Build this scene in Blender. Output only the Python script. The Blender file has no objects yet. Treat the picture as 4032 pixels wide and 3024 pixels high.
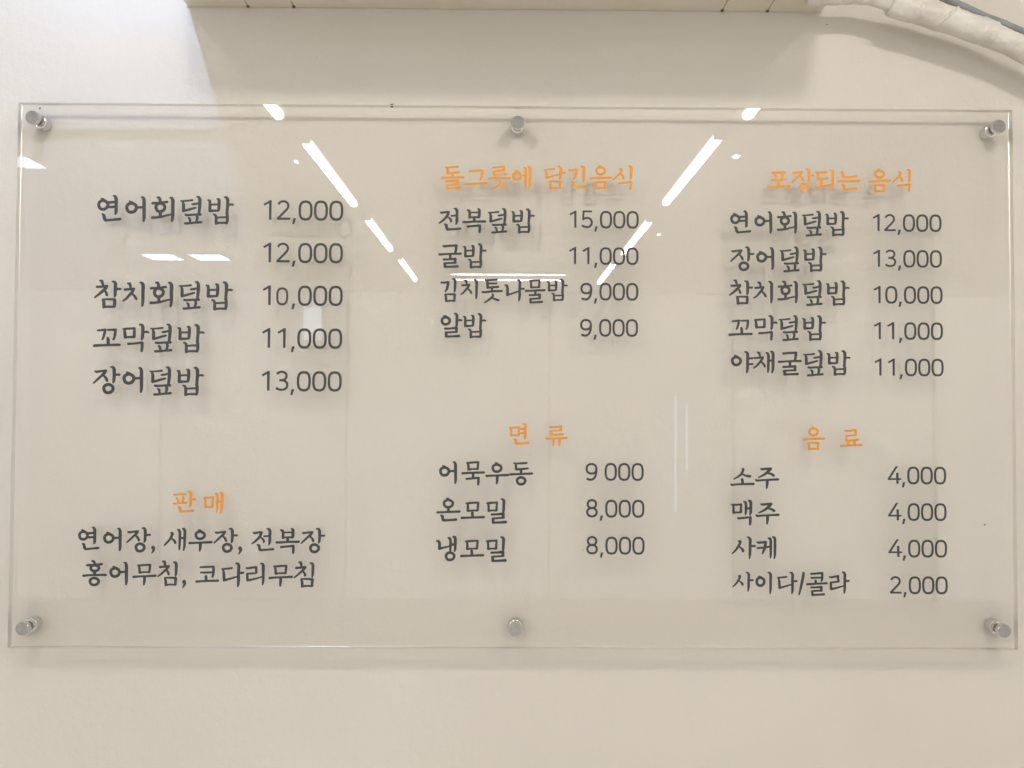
import bpy, bmesh, math, random
import numpy as np
from mathutils import Vector, Matrix, noise
random.seed(4)
S = bpy.context.scene
COL = S.collection

# ------------------------------------------------------------------ camera
cam_data = bpy.data.cameras.new('camera'); cam = bpy.data.objects.new('camera', cam_data); COL.objects.link(cam)
pitch, yaw, roll = .0233, .0080, .0047
f = Vector((math.sin(yaw)*math.cos(pitch), math.cos(yaw)*math.cos(pitch), math.sin(pitch)))
r = f.cross(Vector((0,0,1))).normalized(); u = r.cross(f)
r2 = r*math.cos(roll)+u*math.sin(roll); u2 = u*math.cos(roll)-r*math.sin(roll)
cam.matrix_world = Matrix(((r2.x,u2.x,-f.x,-.0162),(r2.y,u2.y,-f.y,-1.1762),(r2.z,u2.z,-f.z,-.0399),(0,0,0,1)))
cam_data.sensor_width = 36; cam_data.lens = 36*3027.7/4032
cam_data.clip_start = .02; cam_data.clip_end = 60
S.camera = cam

# ------------------------------------------------------------------ light and exposure
S.view_settings.view_transform = 'Standard'; S.view_settings.look = 'None'
S.view_settings.exposure = EXPOSURE = 0.48; S.view_settings.gamma = 1
world = bpy.data.worlds.new('World'); S.world = world; world.use_nodes = True
bg = world.node_tree.nodes['Background']
bg.inputs[0].default_value = (.98,.945,.885,1); bg.inputs[1].default_value = .40
S.render.film_transparent = False
S.cycles.use_denoising = True
S.cycles.max_bounces = 10; S.cycles.transparent_max_bounces = 16
S.cycles.caustics_reflective = False; S.cycles.caustics_refractive = False
S.cycles.sample_clamp_indirect = 4

TUBE = 30.0          # radiance of the fluorescent diffusers
CEIL = .90           # ceiling height above the middle of the board
GLYPHS = {
 '연': [['O',8.96,-14.94,6.79,6.59,2.16],['S',6.54,-5.41,1.34,10.68,-7.46,1.65],['S',23.92,-1.14,1.03,26.5,-1.85,1.85,28.11,-5.78,2.47,28.26,-15.12,2.37,28.23,-25.49,2.26,27.25,-28.6,1.24],['S',15.88,-11.36,2.06,26.64,-10.46,1.75],['S',17.02,-18.1,1.85,26.25,-17.72,1.75],['S',7.75,-28.52,1.13,10.04,-30.27,2.06,11.14,-34.93,2.47,12.73,-37.82,2.06,17.35,-37.79,1.75,25.54,-36.9,1.75,33.74,-36.12,2.06,34.56,-36.12,1.85]],
 '어': [['O',9.47,-17.32,7.21,6.79,2.26],['S',6.44,-7.7,1.24,10.58,-9.74,1.85],['S',17.89,-16.95,1.75,26.61,-16.38,1.65],['S',24.11,-1.35,1.13,26.59,-1.85,1.85,27.99,-5.99,2.47,28.18,-18.44,2.47,28.4,-31.92,2.26,27.76,-37.1,1.54]],
 '회': [['S',8.99,-1.35,1.24,11.78,-2.06,2.06,13.17,-5.68,2.26,13.21,-8.79,2.06],['S',2.13,-10.11,1.85,13.43,-9.31,1.54,23.69,-8.0,1.75],['O',13.64,-16.37,6.59,6.18,2.16],['S',13.75,-23.31,2.26,13.82,-28.5,2.26],['S',1.96,-31.69,1.96,6.58,-31.66,1.85,15.81,-30.56,1.75,21.94,-28.65,1.44,30.14,-26.83,1.34],['S',27.91,-1.74,1.13,30.59,-2.24,1.96,32.3,-6.07,2.57,32.22,-14.89,2.47,32.42,-28.37,2.37,31.5,-35.64,1.75,31.12,-37.5,0.82]],
 '덮': [['S',1.03,-7.54,1.03,5.15,-7.72,1.24,11.31,-7.16,1.34,17.98,-6.38,1.54],['S',3.62,-8.77,1.24,5.02,-12.91,2.16,5.12,-20.17,2.26,4.85,-22.77,1.85],['S',4.85,-22.56,2.06,9.46,-21.7,1.75,16.63,-19.57,1.65,23.29,-17.76,1.34],['S',18.07,-12.61,1.44,21.67,-12.28,1.65,27.82,-10.88,1.44],['S',25.11,-1.35,1.13,27.69,-1.85,1.85,29.29,-5.48,2.37,29.3,-13.78,2.37,28.6,-22.09,2.06,28.04,-26.24,1.85],['S',8.53,-28.45,1.65,11.62,-28.94,1.65,21.89,-28.15,1.54,30.12,-27.89,1.96],['S',12.71,-33.08,1.24,14.58,-34.63,1.75,15.38,-39.81,1.65],['S',24.49,-29.89,1.44,26.07,-32.48,1.96,25.1,-36.63,1.75,24.63,-39.74,1.75],['S',7.9,-41.41,1.75,11.8,-41.38,1.75,22.07,-40.28,1.54,31.31,-39.49,1.85]],
 '밥': [['S',1.24,-6.09,1.24,3.62,-7.11,1.85,4.1,-12.51,2.06,4.01,-20.81,2.26,4.03,-22.37,1.85],['S',15.1,-4.13,1.24,17.38,-5.36,2.06,17.77,-11.38,2.26,17.16,-19.68,2.06,16.37,-21.56,1.65],['S',5.44,-12.81,1.44,16.24,-12.42,1.34],['S',4.03,-22.16,2.06,16.88,-21.76,1.44],['S',25.87,-1.46,1.13,28.66,-1.96,1.96,30.56,-5.58,2.47,30.47,-14.4,2.26,29.76,-22.71,2.06,30.3,-24.78,1.85],['S',32.2,-12.84,1.44,36.31,-12.29,1.54,38.38,-12.79,1.44],['S',9.76,-27.52,1.24,12.35,-28.54,1.65,13.63,-32.16,2.06,13.51,-38.38,2.06,13.35,-41.49,1.65],['S',28.98,-25.83,1.75,30.36,-28.93,2.16,30.26,-37.23,2.16,29.49,-40.87,1.34],['S',15.48,-32.15,1.34,28.33,-31.54,1.54],['S',13.55,-40.97,1.85,19.7,-40.1,1.44,29.48,-40.14,1.85]],
 '참': [['S',8.79,-1.34,1.34,11.26,-2.15,2.06,12.66,-6.27,1.85,13.43,-9.36,1.65],['S',4.24,-10.65,1.75,11.2,-10.4,1.75,18.86,-9.53,1.96],['S',18.57,-10.15,2.06,16.87,-12.95,2.26,13.85,-16.06,2.26,7.3,-21.77,1.75,1.24,-26.45,1.24],['S',15.91,-16.36,1.24,18.0,-19.13,1.85,19.09,-22.74,1.85],['S',26.94,-2.57,1.13,30.03,-3.28,1.85,31.61,-6.16,2.47,31.56,-15.44,2.37,31.37,-22.66,2.06,30.4,-25.56,1.03],['S',33.27,-13.68,1.75,38.91,-13.65,1.75],['S',13.06,-29.47,1.34,14.66,-33.07,2.26,14.97,-39.25,2.26,14.29,-41.83,1.24],['S',13.57,-29.47,1.24,21.76,-29.22,1.54,30.97,-29.37,1.75],['S',30.98,-29.88,2.06,30.86,-35.04,2.37,30.63,-39.68,1.85],['S',14.79,-40.8,1.75,21.94,-40.24,1.65,30.65,-40.4,1.54]],
 '치': [['S',8.08,-2.6,1.34,10.76,-3.3,2.06,11.84,-6.91,1.85,11.88,-9.49,1.44],['S',3.72,-11.81,1.85,10.07,-11.36,1.75,16.72,-10.7,1.96],['S',16.42,-11.32,1.96,14.24,-15.66,2.16,10.21,-20.33,1.96,5.19,-26.03,1.54,1.13,-28.63,1.13],['S',14.79,-18.24,1.44,18.43,-21.83,1.75,20.54,-25.43,1.85,21.07,-26.46,1.24],['S',26.1,-1.15,1.13,28.88,-1.96,1.96,30.68,-5.76,2.57,30.61,-14.54,2.37,30.62,-27.95,2.26,30.1,-34.14,1.75,29.73,-36.72,1.03]],
 '꼬': [['S',6.78,-3.03,1.44,11.07,-2.69,1.54,17.7,-1.94,1.75],['S',17.7,-2.14,1.75,16.48,-8.32,1.85,15.14,-13.47,1.65,13.55,-16.36,1.34],['S',21.49,-2.12,1.44,26.4,-2.1,1.54,33.04,-1.85,1.85],['S',33.05,-2.06,1.75,32.43,-8.24,2.06,31.5,-13.39,1.75,29.91,-16.27,1.44],['S',21.7,-14.47,1.85,22.36,-17.55,2.26,22.47,-24.23,2.26],['S',2.06,-25.88,2.06,10.43,-25.32,1.85,22.69,-24.74,1.75,39.04,-24.35,1.85]],
 '막': [['S',1.34,-8.28,1.34,4.4,-7.96,1.65,12.58,-7.4,1.54,17.69,-7.16,1.65],['S',2.89,-9.51,1.65,3.71,-15.68,2.26,4.09,-20.31,2.16],['S',4.1,-20.82,1.85,9.72,-20.28,1.54,16.88,-20.03,1.85],['S',17.7,-7.88,1.65,17.51,-14.57,2.06,17.38,-19.72,2.06],['S',25.28,-1.36,1.13,28.36,-1.96,1.96,30.16,-5.76,2.47,30.09,-14.51,2.26,29.68,-20.68,2.06,28.71,-23.98,1.24],['S',32.11,-12.64,1.54,36.2,-12.21,1.75,37.95,-13.13,1.44],['S',8.86,-30.36,1.75,18.06,-29.8,1.54,29.29,-28.4,1.85],['S',29.5,-28.91,2.06,29.39,-35.09,2.06,28.77,-40.74,1.75]],
 '장': [['S',3.18,-7.84,1.34,5.23,-8.55,1.75,12.37,-7.48,1.65,18.99,-6.73,1.75],['S',18.69,-7.25,2.06,16.01,-11.37,2.26,11.98,-14.98,1.85,5.45,-21.17,1.54,1.13,-25.29,1.13],['S',16.06,-14.44,1.44,19.17,-17.51,1.85,20.77,-21.09,1.96,20.79,-22.32,1.24],['S',26.36,-1.36,1.13,29.64,-1.85,1.85,31.23,-5.64,2.47,31.38,-14.37,2.26,30.99,-21.55,2.06,29.81,-24.64,1.13],['S',33.4,-12.82,1.65,39.01,-12.59,1.65],['O',23.12,-33.49,6.9,6.18,2.16]],
 '돌': [['S',6.92,-2.2,0.96,10.72,-2.52,1.51,17.62,-1.92,1.37,25.55,-1.37,1.37],['S',9.69,-3.92,1.92,10.2,-8.09,2.06,10.43,-11.22,1.92],['S',10.09,-11.57,1.72,17.67,-10.82,1.51,27.33,-9.5,1.37],['S',17.48,-12.21,1.92,17.5,-16.38,1.92],['S',1.51,-18.58,1.51,2.54,-18.57,1.65,10.82,-17.82,1.51,19.1,-17.41,1.51,33.93,-17.17,1.51],['S',8.23,-23.05,1.37,16.37,-22.78,1.51,25.34,-21.88,1.72],['S',25.34,-22.58,1.92,25.02,-26.05,2.06,25.38,-28.14,1.51],['S',9.51,-28.94,1.37,17.79,-28.19,1.37,26.06,-27.78,1.51],['S',9.52,-29.64,1.72,10.23,-33.45,1.92],['S',9.55,-34.36,1.37,17.83,-34.09,1.37,28.86,-33.53,1.72]],
 '그': [['S',7.6,-2.9,1.37,16.58,-2.49,1.51,26.93,-1.72,1.72],['S',26.59,-2.07,1.85,26.28,-8.33,1.78,24.93,-13.2,1.65,23.57,-17.04,0.96],['S',1.51,-22.4,1.51,8.41,-22.36,1.65,16.69,-21.6,1.51,23.59,-21.21,1.51,30.49,-20.67,1.65,32.91,-20.93,1.65]],
 '릇': [['S',7.43,-3.51,1.37,14.34,-3.32,1.51,24.0,-1.65,1.65],['S',23.66,-2.0,1.92,23.89,-6.17,1.92,24.38,-7.91,1.37],['S',8.84,-9.41,1.51,15.74,-8.32,1.24,23.69,-7.56,1.37],['S',9.19,-9.75,1.51,9.42,-14.27,1.65],['S',9.21,-14.48,1.51,17.16,-14.57,1.24,27.17,-13.45,1.51],['S',1.65,-20.24,1.65,8.9,-19.84,1.72,22.71,-19.53,1.51,33.07,-19.46,1.65],['S',17.89,-23.6,1.37,18.6,-26.38,1.78,16.89,-29.17,1.72,11.73,-33.03,1.37,4.84,-36.34,0.82],['S',18.62,-29.85,1.24,22.77,-31.56,1.65,27.61,-32.57,1.92]],
 '에': [['O',7.69,-15.69,5.83,5.35,1.85],['S',5.37,-7.15,1.03,8.48,-8.52,1.51],['S',14.38,-14.4,1.24,20.26,-14.21,1.1],['S',18.14,-2.89,1.1,20.21,-3.57,1.65,21.26,-6.69,1.92,21.31,-18.52,1.78,21.01,-28.95,1.65,20.68,-31.74,1.1],['S',24.35,-1.1,1.1,26.43,-1.78,1.78,27.48,-4.56,2.06,27.38,-15.0,2.06,27.23,-27.52,1.92,26.21,-32.39,1.1]],
 '담': [['S',0.82,-6.55,0.82,6.49,-6.02,1.17,16.17,-5.19,1.37],['S',3.39,-7.58,1.1,4.58,-11.39,1.92,4.81,-17.66,1.92],['S',4.46,-18.35,1.85,9.3,-17.28,1.37,16.21,-15.14,1.24,23.81,-13.35,1.1],['S',21.55,-1.04,1.03,24.12,-1.51,1.51,25.85,-4.28,2.2,25.74,-11.94,2.06,25.41,-17.51,1.85,24.53,-20.99,0.96],['S',27.95,-10.88,1.51,32.1,-10.85,1.51],['S',9.67,-24.58,1.24,11.07,-28.05,1.78,11.08,-32.91,1.78,10.74,-35.0,1.1],['S',9.67,-24.23,1.1,17.62,-23.83,1.24,25.23,-24.47,1.51],['S',25.37,-25.16,1.92,24.9,-29.34,1.78,24.7,-33.51,1.78],['S',11.09,-34.3,1.51,18.34,-33.56,1.37,24.57,-34.21,1.1]],
 '긴': [['S',1.37,-6.81,1.37,5.39,-6.99,1.65,13.34,-6.24,1.51],['S',12.86,-6.73,1.78,12.32,-11.26,1.92,10.95,-16.14,1.78,8.19,-21.03,0.96],['S',19.56,-1.11,1.03,22.12,-1.65,1.65,23.93,-4.21,2.2,23.75,-15.35,2.06,23.55,-20.92,1.78,22.73,-24.41,0.96],['S',5.78,-24.52,1.1,8.55,-25.9,1.78,8.91,-30.07,2.06,10.3,-32.14,1.65,17.22,-31.75,1.51,27.59,-30.63,1.92]],
 '음': [['O',17.06,-8.6,6.38,5.29,1.72],['S',14.76,-1.03,1.03,17.18,-2.06,1.51],['S',1.65,-20.27,1.65,9.6,-19.52,1.51,19.99,-19.1,1.65,33.14,-18.66,1.72],['S',8.93,-26.13,1.37,10.18,-29.95,1.92,10.19,-34.82,1.78],['S',9.27,-25.78,1.24,16.54,-25.59,1.37,24.15,-25.68,1.72],['S',24.29,-26.37,1.92,23.82,-30.55,1.78,23.82,-34.38,1.78],['S',10.33,-34.82,1.65,17.25,-34.43,1.37,23.48,-34.87,1.1]],
 '식': [['S',11.81,-4.89,1.24,13.89,-6.62,2.06,12.51,-10.81,1.78,8.01,-15.71,1.65,1.1,-21.47,1.1],['S',13.2,-13.24,1.37,15.63,-15.66,1.78,16.67,-19.13,1.78],['S',24.62,-1.18,1.03,27.04,-1.65,1.65,28.64,-4.42,2.2,28.44,-12.09,2.06,28.1,-18.36,1.65,27.07,-21.15,0.82],['S',10.11,-26.84,1.51,19.8,-25.93,1.51,28.45,-24.97,1.72],['S',28.11,-25.32,1.78,27.77,-30.89,1.92,27.43,-35.07,1.51]],
 '전': [['S',2.85,-6.98,1.15,4.88,-7.7,1.59,10.66,-6.57,1.59,15.01,-6.54,1.66],['S',14.86,-6.9,1.8,12.87,-12.01,2.02,10.0,-15.67,1.73,4.97,-20.43,1.44,1.01,-23.15,1.01],['S',13.97,-14.19,1.01,16.88,-16.35,1.44,18.56,-19.25,1.59,18.36,-21.29,1.01],['S',19.02,-12.33,1.3,25.89,-11.71,1.15],['S',23.29,-1.16,1.01,25.83,-1.73,1.73,27.44,-4.63,2.16,27.35,-13.37,2.02,27.25,-20.65,2.02,25.98,-25.02,0.86],['S',8.98,-24.99,1.15,11.52,-26.21,1.87,12.12,-30.21,2.02,13.37,-32.75,1.87,22.41,-32.32,1.44,32.17,-31.39,1.73]],
 '복': [['S',7.48,-3.23,1.15,10.17,-4.3,1.87,10.92,-8.67,1.87,10.8,-13.76,1.87,10.6,-15.22,1.15],['S',23.69,-1.3,1.3,25.37,-3.47,2.02,25.26,-9.3,2.16,25.06,-13.31,1.8,23.99,-14.77,1.01],['S',11.99,-6.84,1.08,23.58,-6.4,1.23],['S',10.59,-14.49,1.59,15.65,-13.73,1.08,24.34,-13.67,1.59],['S',17.69,-14.45,1.95,17.72,-19.91,1.95],['S',1.59,-21.25,1.59,8.46,-21.21,1.59,17.87,-20.42,1.44,33.79,-20.16,1.73],['S',8.14,-27.98,1.59,15.73,-27.2,1.44,26.22,-26.18,1.59],['S',26.01,-26.62,1.8,26.11,-31.86,1.95,25.77,-36.23,1.59]],
 '굴': [['S',7.24,-2.21,0.77,8.62,-3.2,1.65,16.05,-2.43,1.65,27.06,-1.81,1.76],['S',27.07,-2.09,2.09,26.55,-7.63,1.87,25.76,-12.61,1.87],['S',0.99,-14.71,0.99,2.37,-15.53,1.65,10.63,-14.92,1.43,18.88,-14.43,1.37,33.75,-14.11,1.65],['S',18.17,-15.43,1.92,18.1,-21.51,1.76],['S',8.48,-22.96,1.65,16.18,-22.74,1.43,25.54,-22.02,1.87],['S',25.55,-22.58,2.2,25.46,-25.9,1.87,26.13,-27.55,1.65],['S',9.07,-28.76,1.37,17.87,-28.15,1.37,26.13,-27.83,1.54],['S',9.9,-29.31,2.09,10.31,-33.73,1.87],['S',9.93,-34.01,1.65,19.01,-33.79,1.54,29.19,-33.34,1.87]],
 '김': [['S',1.35,-6.67,1.35,5.39,-6.84,1.54,12.12,-6.03,1.63],['S',11.94,-6.61,1.73,11.01,-11.64,1.92,9.79,-16.48,1.73,7.6,-20.16,1.06],['S',18.54,-0.96,0.96,20.96,-1.72,1.54,22.23,-4.32,1.92,21.99,-12.54,1.92,21.64,-18.34,1.54,20.7,-21.05,0.86],['S',7.44,-24.71,1.25,8.62,-29.05,1.83,8.75,-34.36,1.54],['S',7.43,-24.42,1.15,15.13,-24.18,1.35,21.68,-24.33,1.63],['S',21.68,-24.91,1.83,21.33,-29.94,1.73,21.26,-33.8,1.54],['S',8.95,-34.65,1.35,15.2,-33.84,1.35,21.26,-34.29,1.15]],
 '톳': [['S',6.16,-2.22,1.25,11.94,-2.19,1.44,23.5,-1.35,1.35],['S',10.04,-7.23,1.35,22.57,-7.15,1.25],['S',8.58,-3.66,1.73,8.9,-8.98,1.92,9.11,-13.33,1.73],['S',8.92,-13.62,1.73,15.86,-13.0,1.44,25.01,-12.27,1.54],['S',15.67,-14.26,1.63,15.69,-17.64,1.63],['S',1.44,-20.14,1.44,6.26,-20.4,1.44,15.89,-19.09,1.54,30.34,-18.52,1.54],['S',16.68,-23.43,1.35,17.08,-25.85,1.73,14.98,-28.76,1.73,9.22,-33.14,1.35,4.42,-36.07,0.96],['S',17.39,-29.71,1.15,21.73,-31.33,1.54,25.4,-32.37,1.63]],
 '나': [['S',1.25,-8.81,1.25,3.66,-9.28,1.73,4.65,-13.63,1.92,4.5,-22.33,1.92],['S',4.21,-23.1,1.92,9.51,-21.82,1.35,15.28,-19.85,1.25,21.05,-17.88,1.15],['S',19.82,-0.96,0.96,22.14,-1.72,1.54,23.12,-4.33,1.92,22.77,-13.52,1.83,22.82,-24.16,1.92,22.07,-29.96,1.54,21.6,-32.38,0.86],['S',24.89,-13.99,1.35,28.75,-13.97,1.44]],
 '물': [['S',7.65,-1.92,1.06,11.02,-1.9,1.44,16.81,-1.38,1.25,22.6,-1.35,1.35],['S',9.1,-3.36,1.35,9.89,-7.71,1.63,9.61,-11.58,1.44],['S',9.62,-11.87,1.54,15.88,-11.74,1.25,22.15,-11.51,1.35],['S',22.31,-1.83,1.44,21.85,-6.67,1.63,21.67,-11.03,1.44],['S',1.44,-17.24,1.44,9.16,-17.1,1.35,18.8,-16.36,1.54,29.89,-16.01,1.54],['S',16.1,-17.35,1.73,16.12,-22.18,1.54],['S',7.45,-23.68,1.35,14.97,-23.35,1.35,22.68,-22.63,1.63],['S',22.49,-23.31,1.92,22.5,-26.98,1.73,23.18,-28.43,1.35],['S',8.24,-29.48,1.25,14.99,-28.96,1.35,22.7,-28.43,1.35],['S',8.73,-29.96,1.63,9.03,-34.31,1.54],['S',8.75,-34.6,1.44,16.94,-34.26,1.44,25.81,-33.53,1.73]],
 '알': [['O',7.74,-11.99,5.88,5.38,1.87],['S',4.89,-4.4,0.99,7.81,-5.21,1.54],['S',20.42,-1.0,0.88,22.9,-1.54,1.54,24.45,-3.73,2.09,24.33,-10.35,1.98,24.1,-17.52,1.87,23.57,-20.83,1.54],['S',26.26,-10.89,1.37,30.11,-10.76,1.54,31.48,-11.14,1.21],['S',6.83,-23.67,1.65,13.7,-23.53,1.43,20.29,-22.77,1.65,23.58,-22.48,2.09],['S',23.86,-23.03,2.09,23.6,-25.78,1.87,24.28,-27.98,1.65],['S',7.97,-29.45,1.43,16.48,-29.02,1.32,24.17,-28.43,1.43],['S',8.25,-30.27,1.98,8.72,-35.23,1.87],['S',8.01,-35.51,1.54,18.17,-35.18,1.43,27.51,-34.69,1.87]],
 '포': [['S',8.01,-2.05,1.7,13.4,-2.33,1.7,26.32,-1.7,1.7],['S',11.45,-5.59,1.49,13.38,-7.2,1.6,13.58,-11.52,1.49],['S',21.14,-4.77,1.49,22.86,-6.05,1.7,22.2,-11.46,1.6],['S',6.9,-13.51,1.49,13.36,-13.47,1.49,27.36,-12.29,1.6],['S',16.9,-16.36,1.81,17.1,-21.76,2.02],['S',1.7,-23.49,1.7,7.95,-23.45,1.7,17.64,-22.84,1.6,33.25,-22.19,1.7]],
 '되': [['S',2.02,-4.79,1.28,6.55,-5.19,1.6,17.87,-4.67,1.6],['S',4.17,-6.61,1.6,5.44,-10.39,2.02,5.42,-14.71,1.91],['S',5.42,-15.25,1.81,11.89,-14.88,1.6,19.44,-14.07,1.49],['S',11.13,-15.75,2.02,11.09,-24.94,1.91],['S',1.6,-27.17,1.6,6.44,-27.14,1.49,15.07,-25.45,1.38,24.78,-23.22,1.17],['S',23.28,-1.06,1.06,25.97,-1.8,1.7,27.79,-4.28,2.13,27.3,-16.72,2.02,27.25,-26.45,1.91,26.36,-30.78,1.06]],
 '는': [['S',5.45,-1.28,1.28,7.38,-2.34,1.81,8.44,-6.66,1.91,9.5,-9.36,1.6,18.13,-8.98,1.6,27.84,-8.15,1.7],['S',1.7,-15.91,1.7,14.86,-15.81,1.7,32.66,-15.15,1.7],['S',6.74,-20.95,1.28,8.89,-22.34,1.81,9.41,-26.12,1.91,10.48,-28.28,1.6,19.1,-28.0,1.6,28.27,-26.86,1.7]],
 '야': [['O',8.21,-14.95,6.25,5.89,1.96],['S',5.53,-6.72,1.07,8.4,-7.78,1.61],['S',20.99,-1.08,0.98,23.68,-1.7,1.7,25.29,-4.83,2.14,24.99,-14.69,2.05,24.97,-25.44,1.96,24.33,-29.92,1.61,23.69,-32.79,0.8],['S',27.07,-10.91,1.52,32.45,-10.62,1.52],['S',27.04,-19.61,1.34,32.43,-19.31,1.43]],
 '채': [['S',6.88,-2.61,1.16,9.12,-3.49,1.78,10.19,-6.81,1.61,10.45,-9.05,1.34],['S',2.37,-11.06,1.43,8.2,-10.67,1.52,14.67,-9.92,1.61],['S',14.49,-10.64,1.7,12.5,-14.42,1.78,9.08,-18.91,1.61,4.58,-23.42,1.34,0.98,-25.94,0.98],['S',12.68,-16.92,1.25,15.81,-19.78,1.52,17.86,-23.35,1.61],['S',19.9,-3.17,1.16,22.14,-4.05,1.7,23.3,-7.64,1.96,23.0,-18.84,1.87,22.79,-27.81,1.7,22.33,-32.29,1.07],['S',23.91,-14.8,1.61,29.74,-14.77,1.61],['S',26.64,-1.07,1.07,29.07,-2.22,1.96,30.22,-5.36,2.14,30.09,-18.81,2.14,29.88,-27.77,1.96,28.61,-32.7,1.16]],
 '면': [['S',1.03,-7.03,1.03,4.12,-7.01,1.29,9.77,-6.63,1.29,15.43,-5.94,1.13],['S',2.83,-8.05,1.54,3.37,-12.41,1.54,3.4,-18.06,1.54],['S',3.66,-18.57,1.65,8.79,-18.04,1.13,13.94,-18.27,1.34],['S',14.5,-6.71,1.34,14.84,-12.36,1.54,14.71,-17.5,1.54],['S',15.44,-9.28,1.44,23.15,-8.73,1.44],['S',15.47,-15.18,1.44,22.67,-14.89,1.24],['S',21.06,-1.03,1.03,23.64,-1.79,1.65,24.58,-4.61,1.96,24.46,-12.32,1.96,24.33,-20.02,1.96,23.32,-23.62,0.93],['S',7.54,-23.95,1.03,10.11,-25.22,1.96,10.64,-28.81,1.96,11.42,-30.6,1.96,19.65,-30.57,1.65,28.9,-29.5,1.75]],
 '류': [['S',7.3,-3.26,1.24,14.1,-3.49,1.34,23.87,-1.65,1.65],['S',23.62,-2.16,1.75,23.37,-5.76,1.65,24.15,-7.81,1.34],['S',8.97,-8.91,1.29,16.69,-8.36,1.13,23.89,-7.92,1.44],['S',9.48,-9.42,1.75,9.76,-14.56,1.65],['S',9.76,-14.56,1.75,16.71,-14.78,1.34,26.74,-13.71,1.54],['S',1.03,-19.47,1.03,3.35,-20.23,1.65,11.58,-19.94,1.34,21.87,-19.54,1.34,32.16,-19.19,1.65],['S',12.87,-20.71,1.85,12.73,-26.36,1.75,12.23,-30.21,1.13],['S',21.77,-20.67,1.96,21.63,-26.32,1.75,21.13,-30.17,1.13]],
 '료': [['S',7.26,-3.06,1.13,13.57,-3.29,1.44,23.42,-1.44,1.44],['S',23.42,-1.96,1.75,23.4,-5.82,1.75,23.9,-8.91,1.44],['S',8.87,-10.52,1.34,16.12,-9.98,1.13,23.38,-9.33,1.34],['S',9.13,-11.04,1.75,9.36,-16.19,1.65,9.87,-17.22,1.54],['S',9.87,-17.48,1.65,16.08,-17.45,1.34,26.45,-15.86,1.54],['S',12.45,-18.75,1.75,12.43,-23.39,1.85],['S',21.52,-18.2,1.85,21.49,-23.35,1.85],['S',1.54,-25.5,1.54,8.27,-25.21,1.44,16.56,-24.66,1.34,32.1,-23.82,1.65]],
 '묵': [['S',8.15,-2.5,1.03,11.83,-2.48,1.48,19.18,-1.72,1.48,25.06,-1.48,1.48],['S',10.0,-3.96,1.62,10.75,-8.0,1.77,10.56,-12.04,1.62],['S',10.78,-12.4,1.77,17.77,-11.64,1.11,24.02,-11.76,1.48],['S',25.21,-2.06,1.77,24.72,-6.47,1.62,24.53,-11.25,1.62],['S',1.62,-18.16,1.62,10.44,-17.54,1.62,19.27,-17.14,1.62,33.61,-16.72,1.62],['S',17.66,-18.25,1.84,17.69,-24.12,1.84],['S',7.92,-26.36,1.48,14.91,-25.74,1.48,25.93,-24.67,1.48],['S',25.79,-24.97,1.7,25.6,-30.69,1.84,25.25,-34.73,1.48]],
 '우': [['O',17.24,-8.88,6.42,5.31,1.84],['S',14.91,-1.03,1.03,17.49,-2.12,1.62],['S',1.62,-20.55,1.62,10.6,-20.14,1.48,19.43,-19.74,1.48,33.77,-19.1,1.77],['S',17.81,-20.85,2.21,17.63,-27.82,1.92,16.76,-31.86,1.18]],
 '동': [['S',6.92,-1.77,1.03,10.97,-2.49,1.33,18.33,-2.09,1.48,25.7,-1.48,1.48],['S',9.36,-3.6,1.48,10.11,-7.64,1.77,10.13,-10.94,1.62],['S',10.28,-11.16,1.62,18.37,-10.76,1.62,27.57,-9.62,1.33],['S',17.5,-12.02,1.84,17.51,-16.42,1.84],['S',1.62,-18.69,1.62,9.57,-18.29,1.48,18.4,-17.89,1.48,33.87,-17.24,1.62],['O',17.71,-28.17,6.05,5.17,1.84]],
 '온': [['O',17.73,-8.77,6.57,5.38,1.76],['S',15.25,-1.02,1.02,17.79,-1.85,1.59],['S',17.88,-14.5,1.98,17.91,-20.12,1.98],['S',1.59,-21.86,1.59,10.03,-21.55,1.42,17.92,-21.13,1.47,34.26,-20.46,1.7],['S',6.57,-26.06,1.02,8.95,-27.17,1.93,9.53,-30.82,2.04,10.4,-33.35,1.93,18.56,-33.32,1.59,29.26,-32.44,1.81]],
 '모': [['S',7.88,-2.55,1.02,12.11,-2.25,1.59,18.87,-1.67,1.47,25.64,-1.47,1.47],['S',10.43,-4.23,1.59,10.74,-8.72,1.7,10.48,-13.22,1.7],['S',10.77,-13.78,1.7,17.25,-13.08,1.13,24.3,-13.17,1.47],['S',26.09,-2.2,1.7,25.56,-7.55,1.59,25.25,-12.61,1.7],['S',17.27,-16.57,1.93,17.75,-22.19,1.93],['S',1.81,-24.21,1.81,8.86,-23.9,1.53,17.87,-23.59,1.47,34.22,-22.97,1.7]],
 '밀': [['S',1.02,-7.17,1.02,4.69,-6.99,1.59,10.32,-6.57,1.47,15.96,-6.16,1.47],['S',3.28,-8.85,1.59,3.71,-13.63,1.59,3.62,-18.13,1.59],['S',3.73,-18.57,1.59,8.69,-17.99,1.13,14.9,-18.09,1.47],['S',15.97,-6.84,1.36,15.55,-12.46,1.59,15.57,-17.52,1.7],['S',22.15,-0.91,0.91,24.69,-1.63,1.59,26.39,-3.98,2.15,26.14,-10.74,2.04,25.9,-17.48,1.93,25.35,-21.42,1.47],['S',8.44,-24.01,1.59,16.06,-23.7,1.47,25.08,-23.11,2.15],['S',25.64,-23.39,2.15,25.38,-26.48,2.04,26.23,-28.44,1.59],['S',9.88,-29.91,1.42,18.34,-29.31,1.36,25.95,-28.73,1.47],['S',10.17,-30.47,1.98,10.59,-35.52,1.93],['S',10.03,-36.08,1.59,19.5,-35.77,1.59,29.09,-35.18,2.04]],
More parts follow.
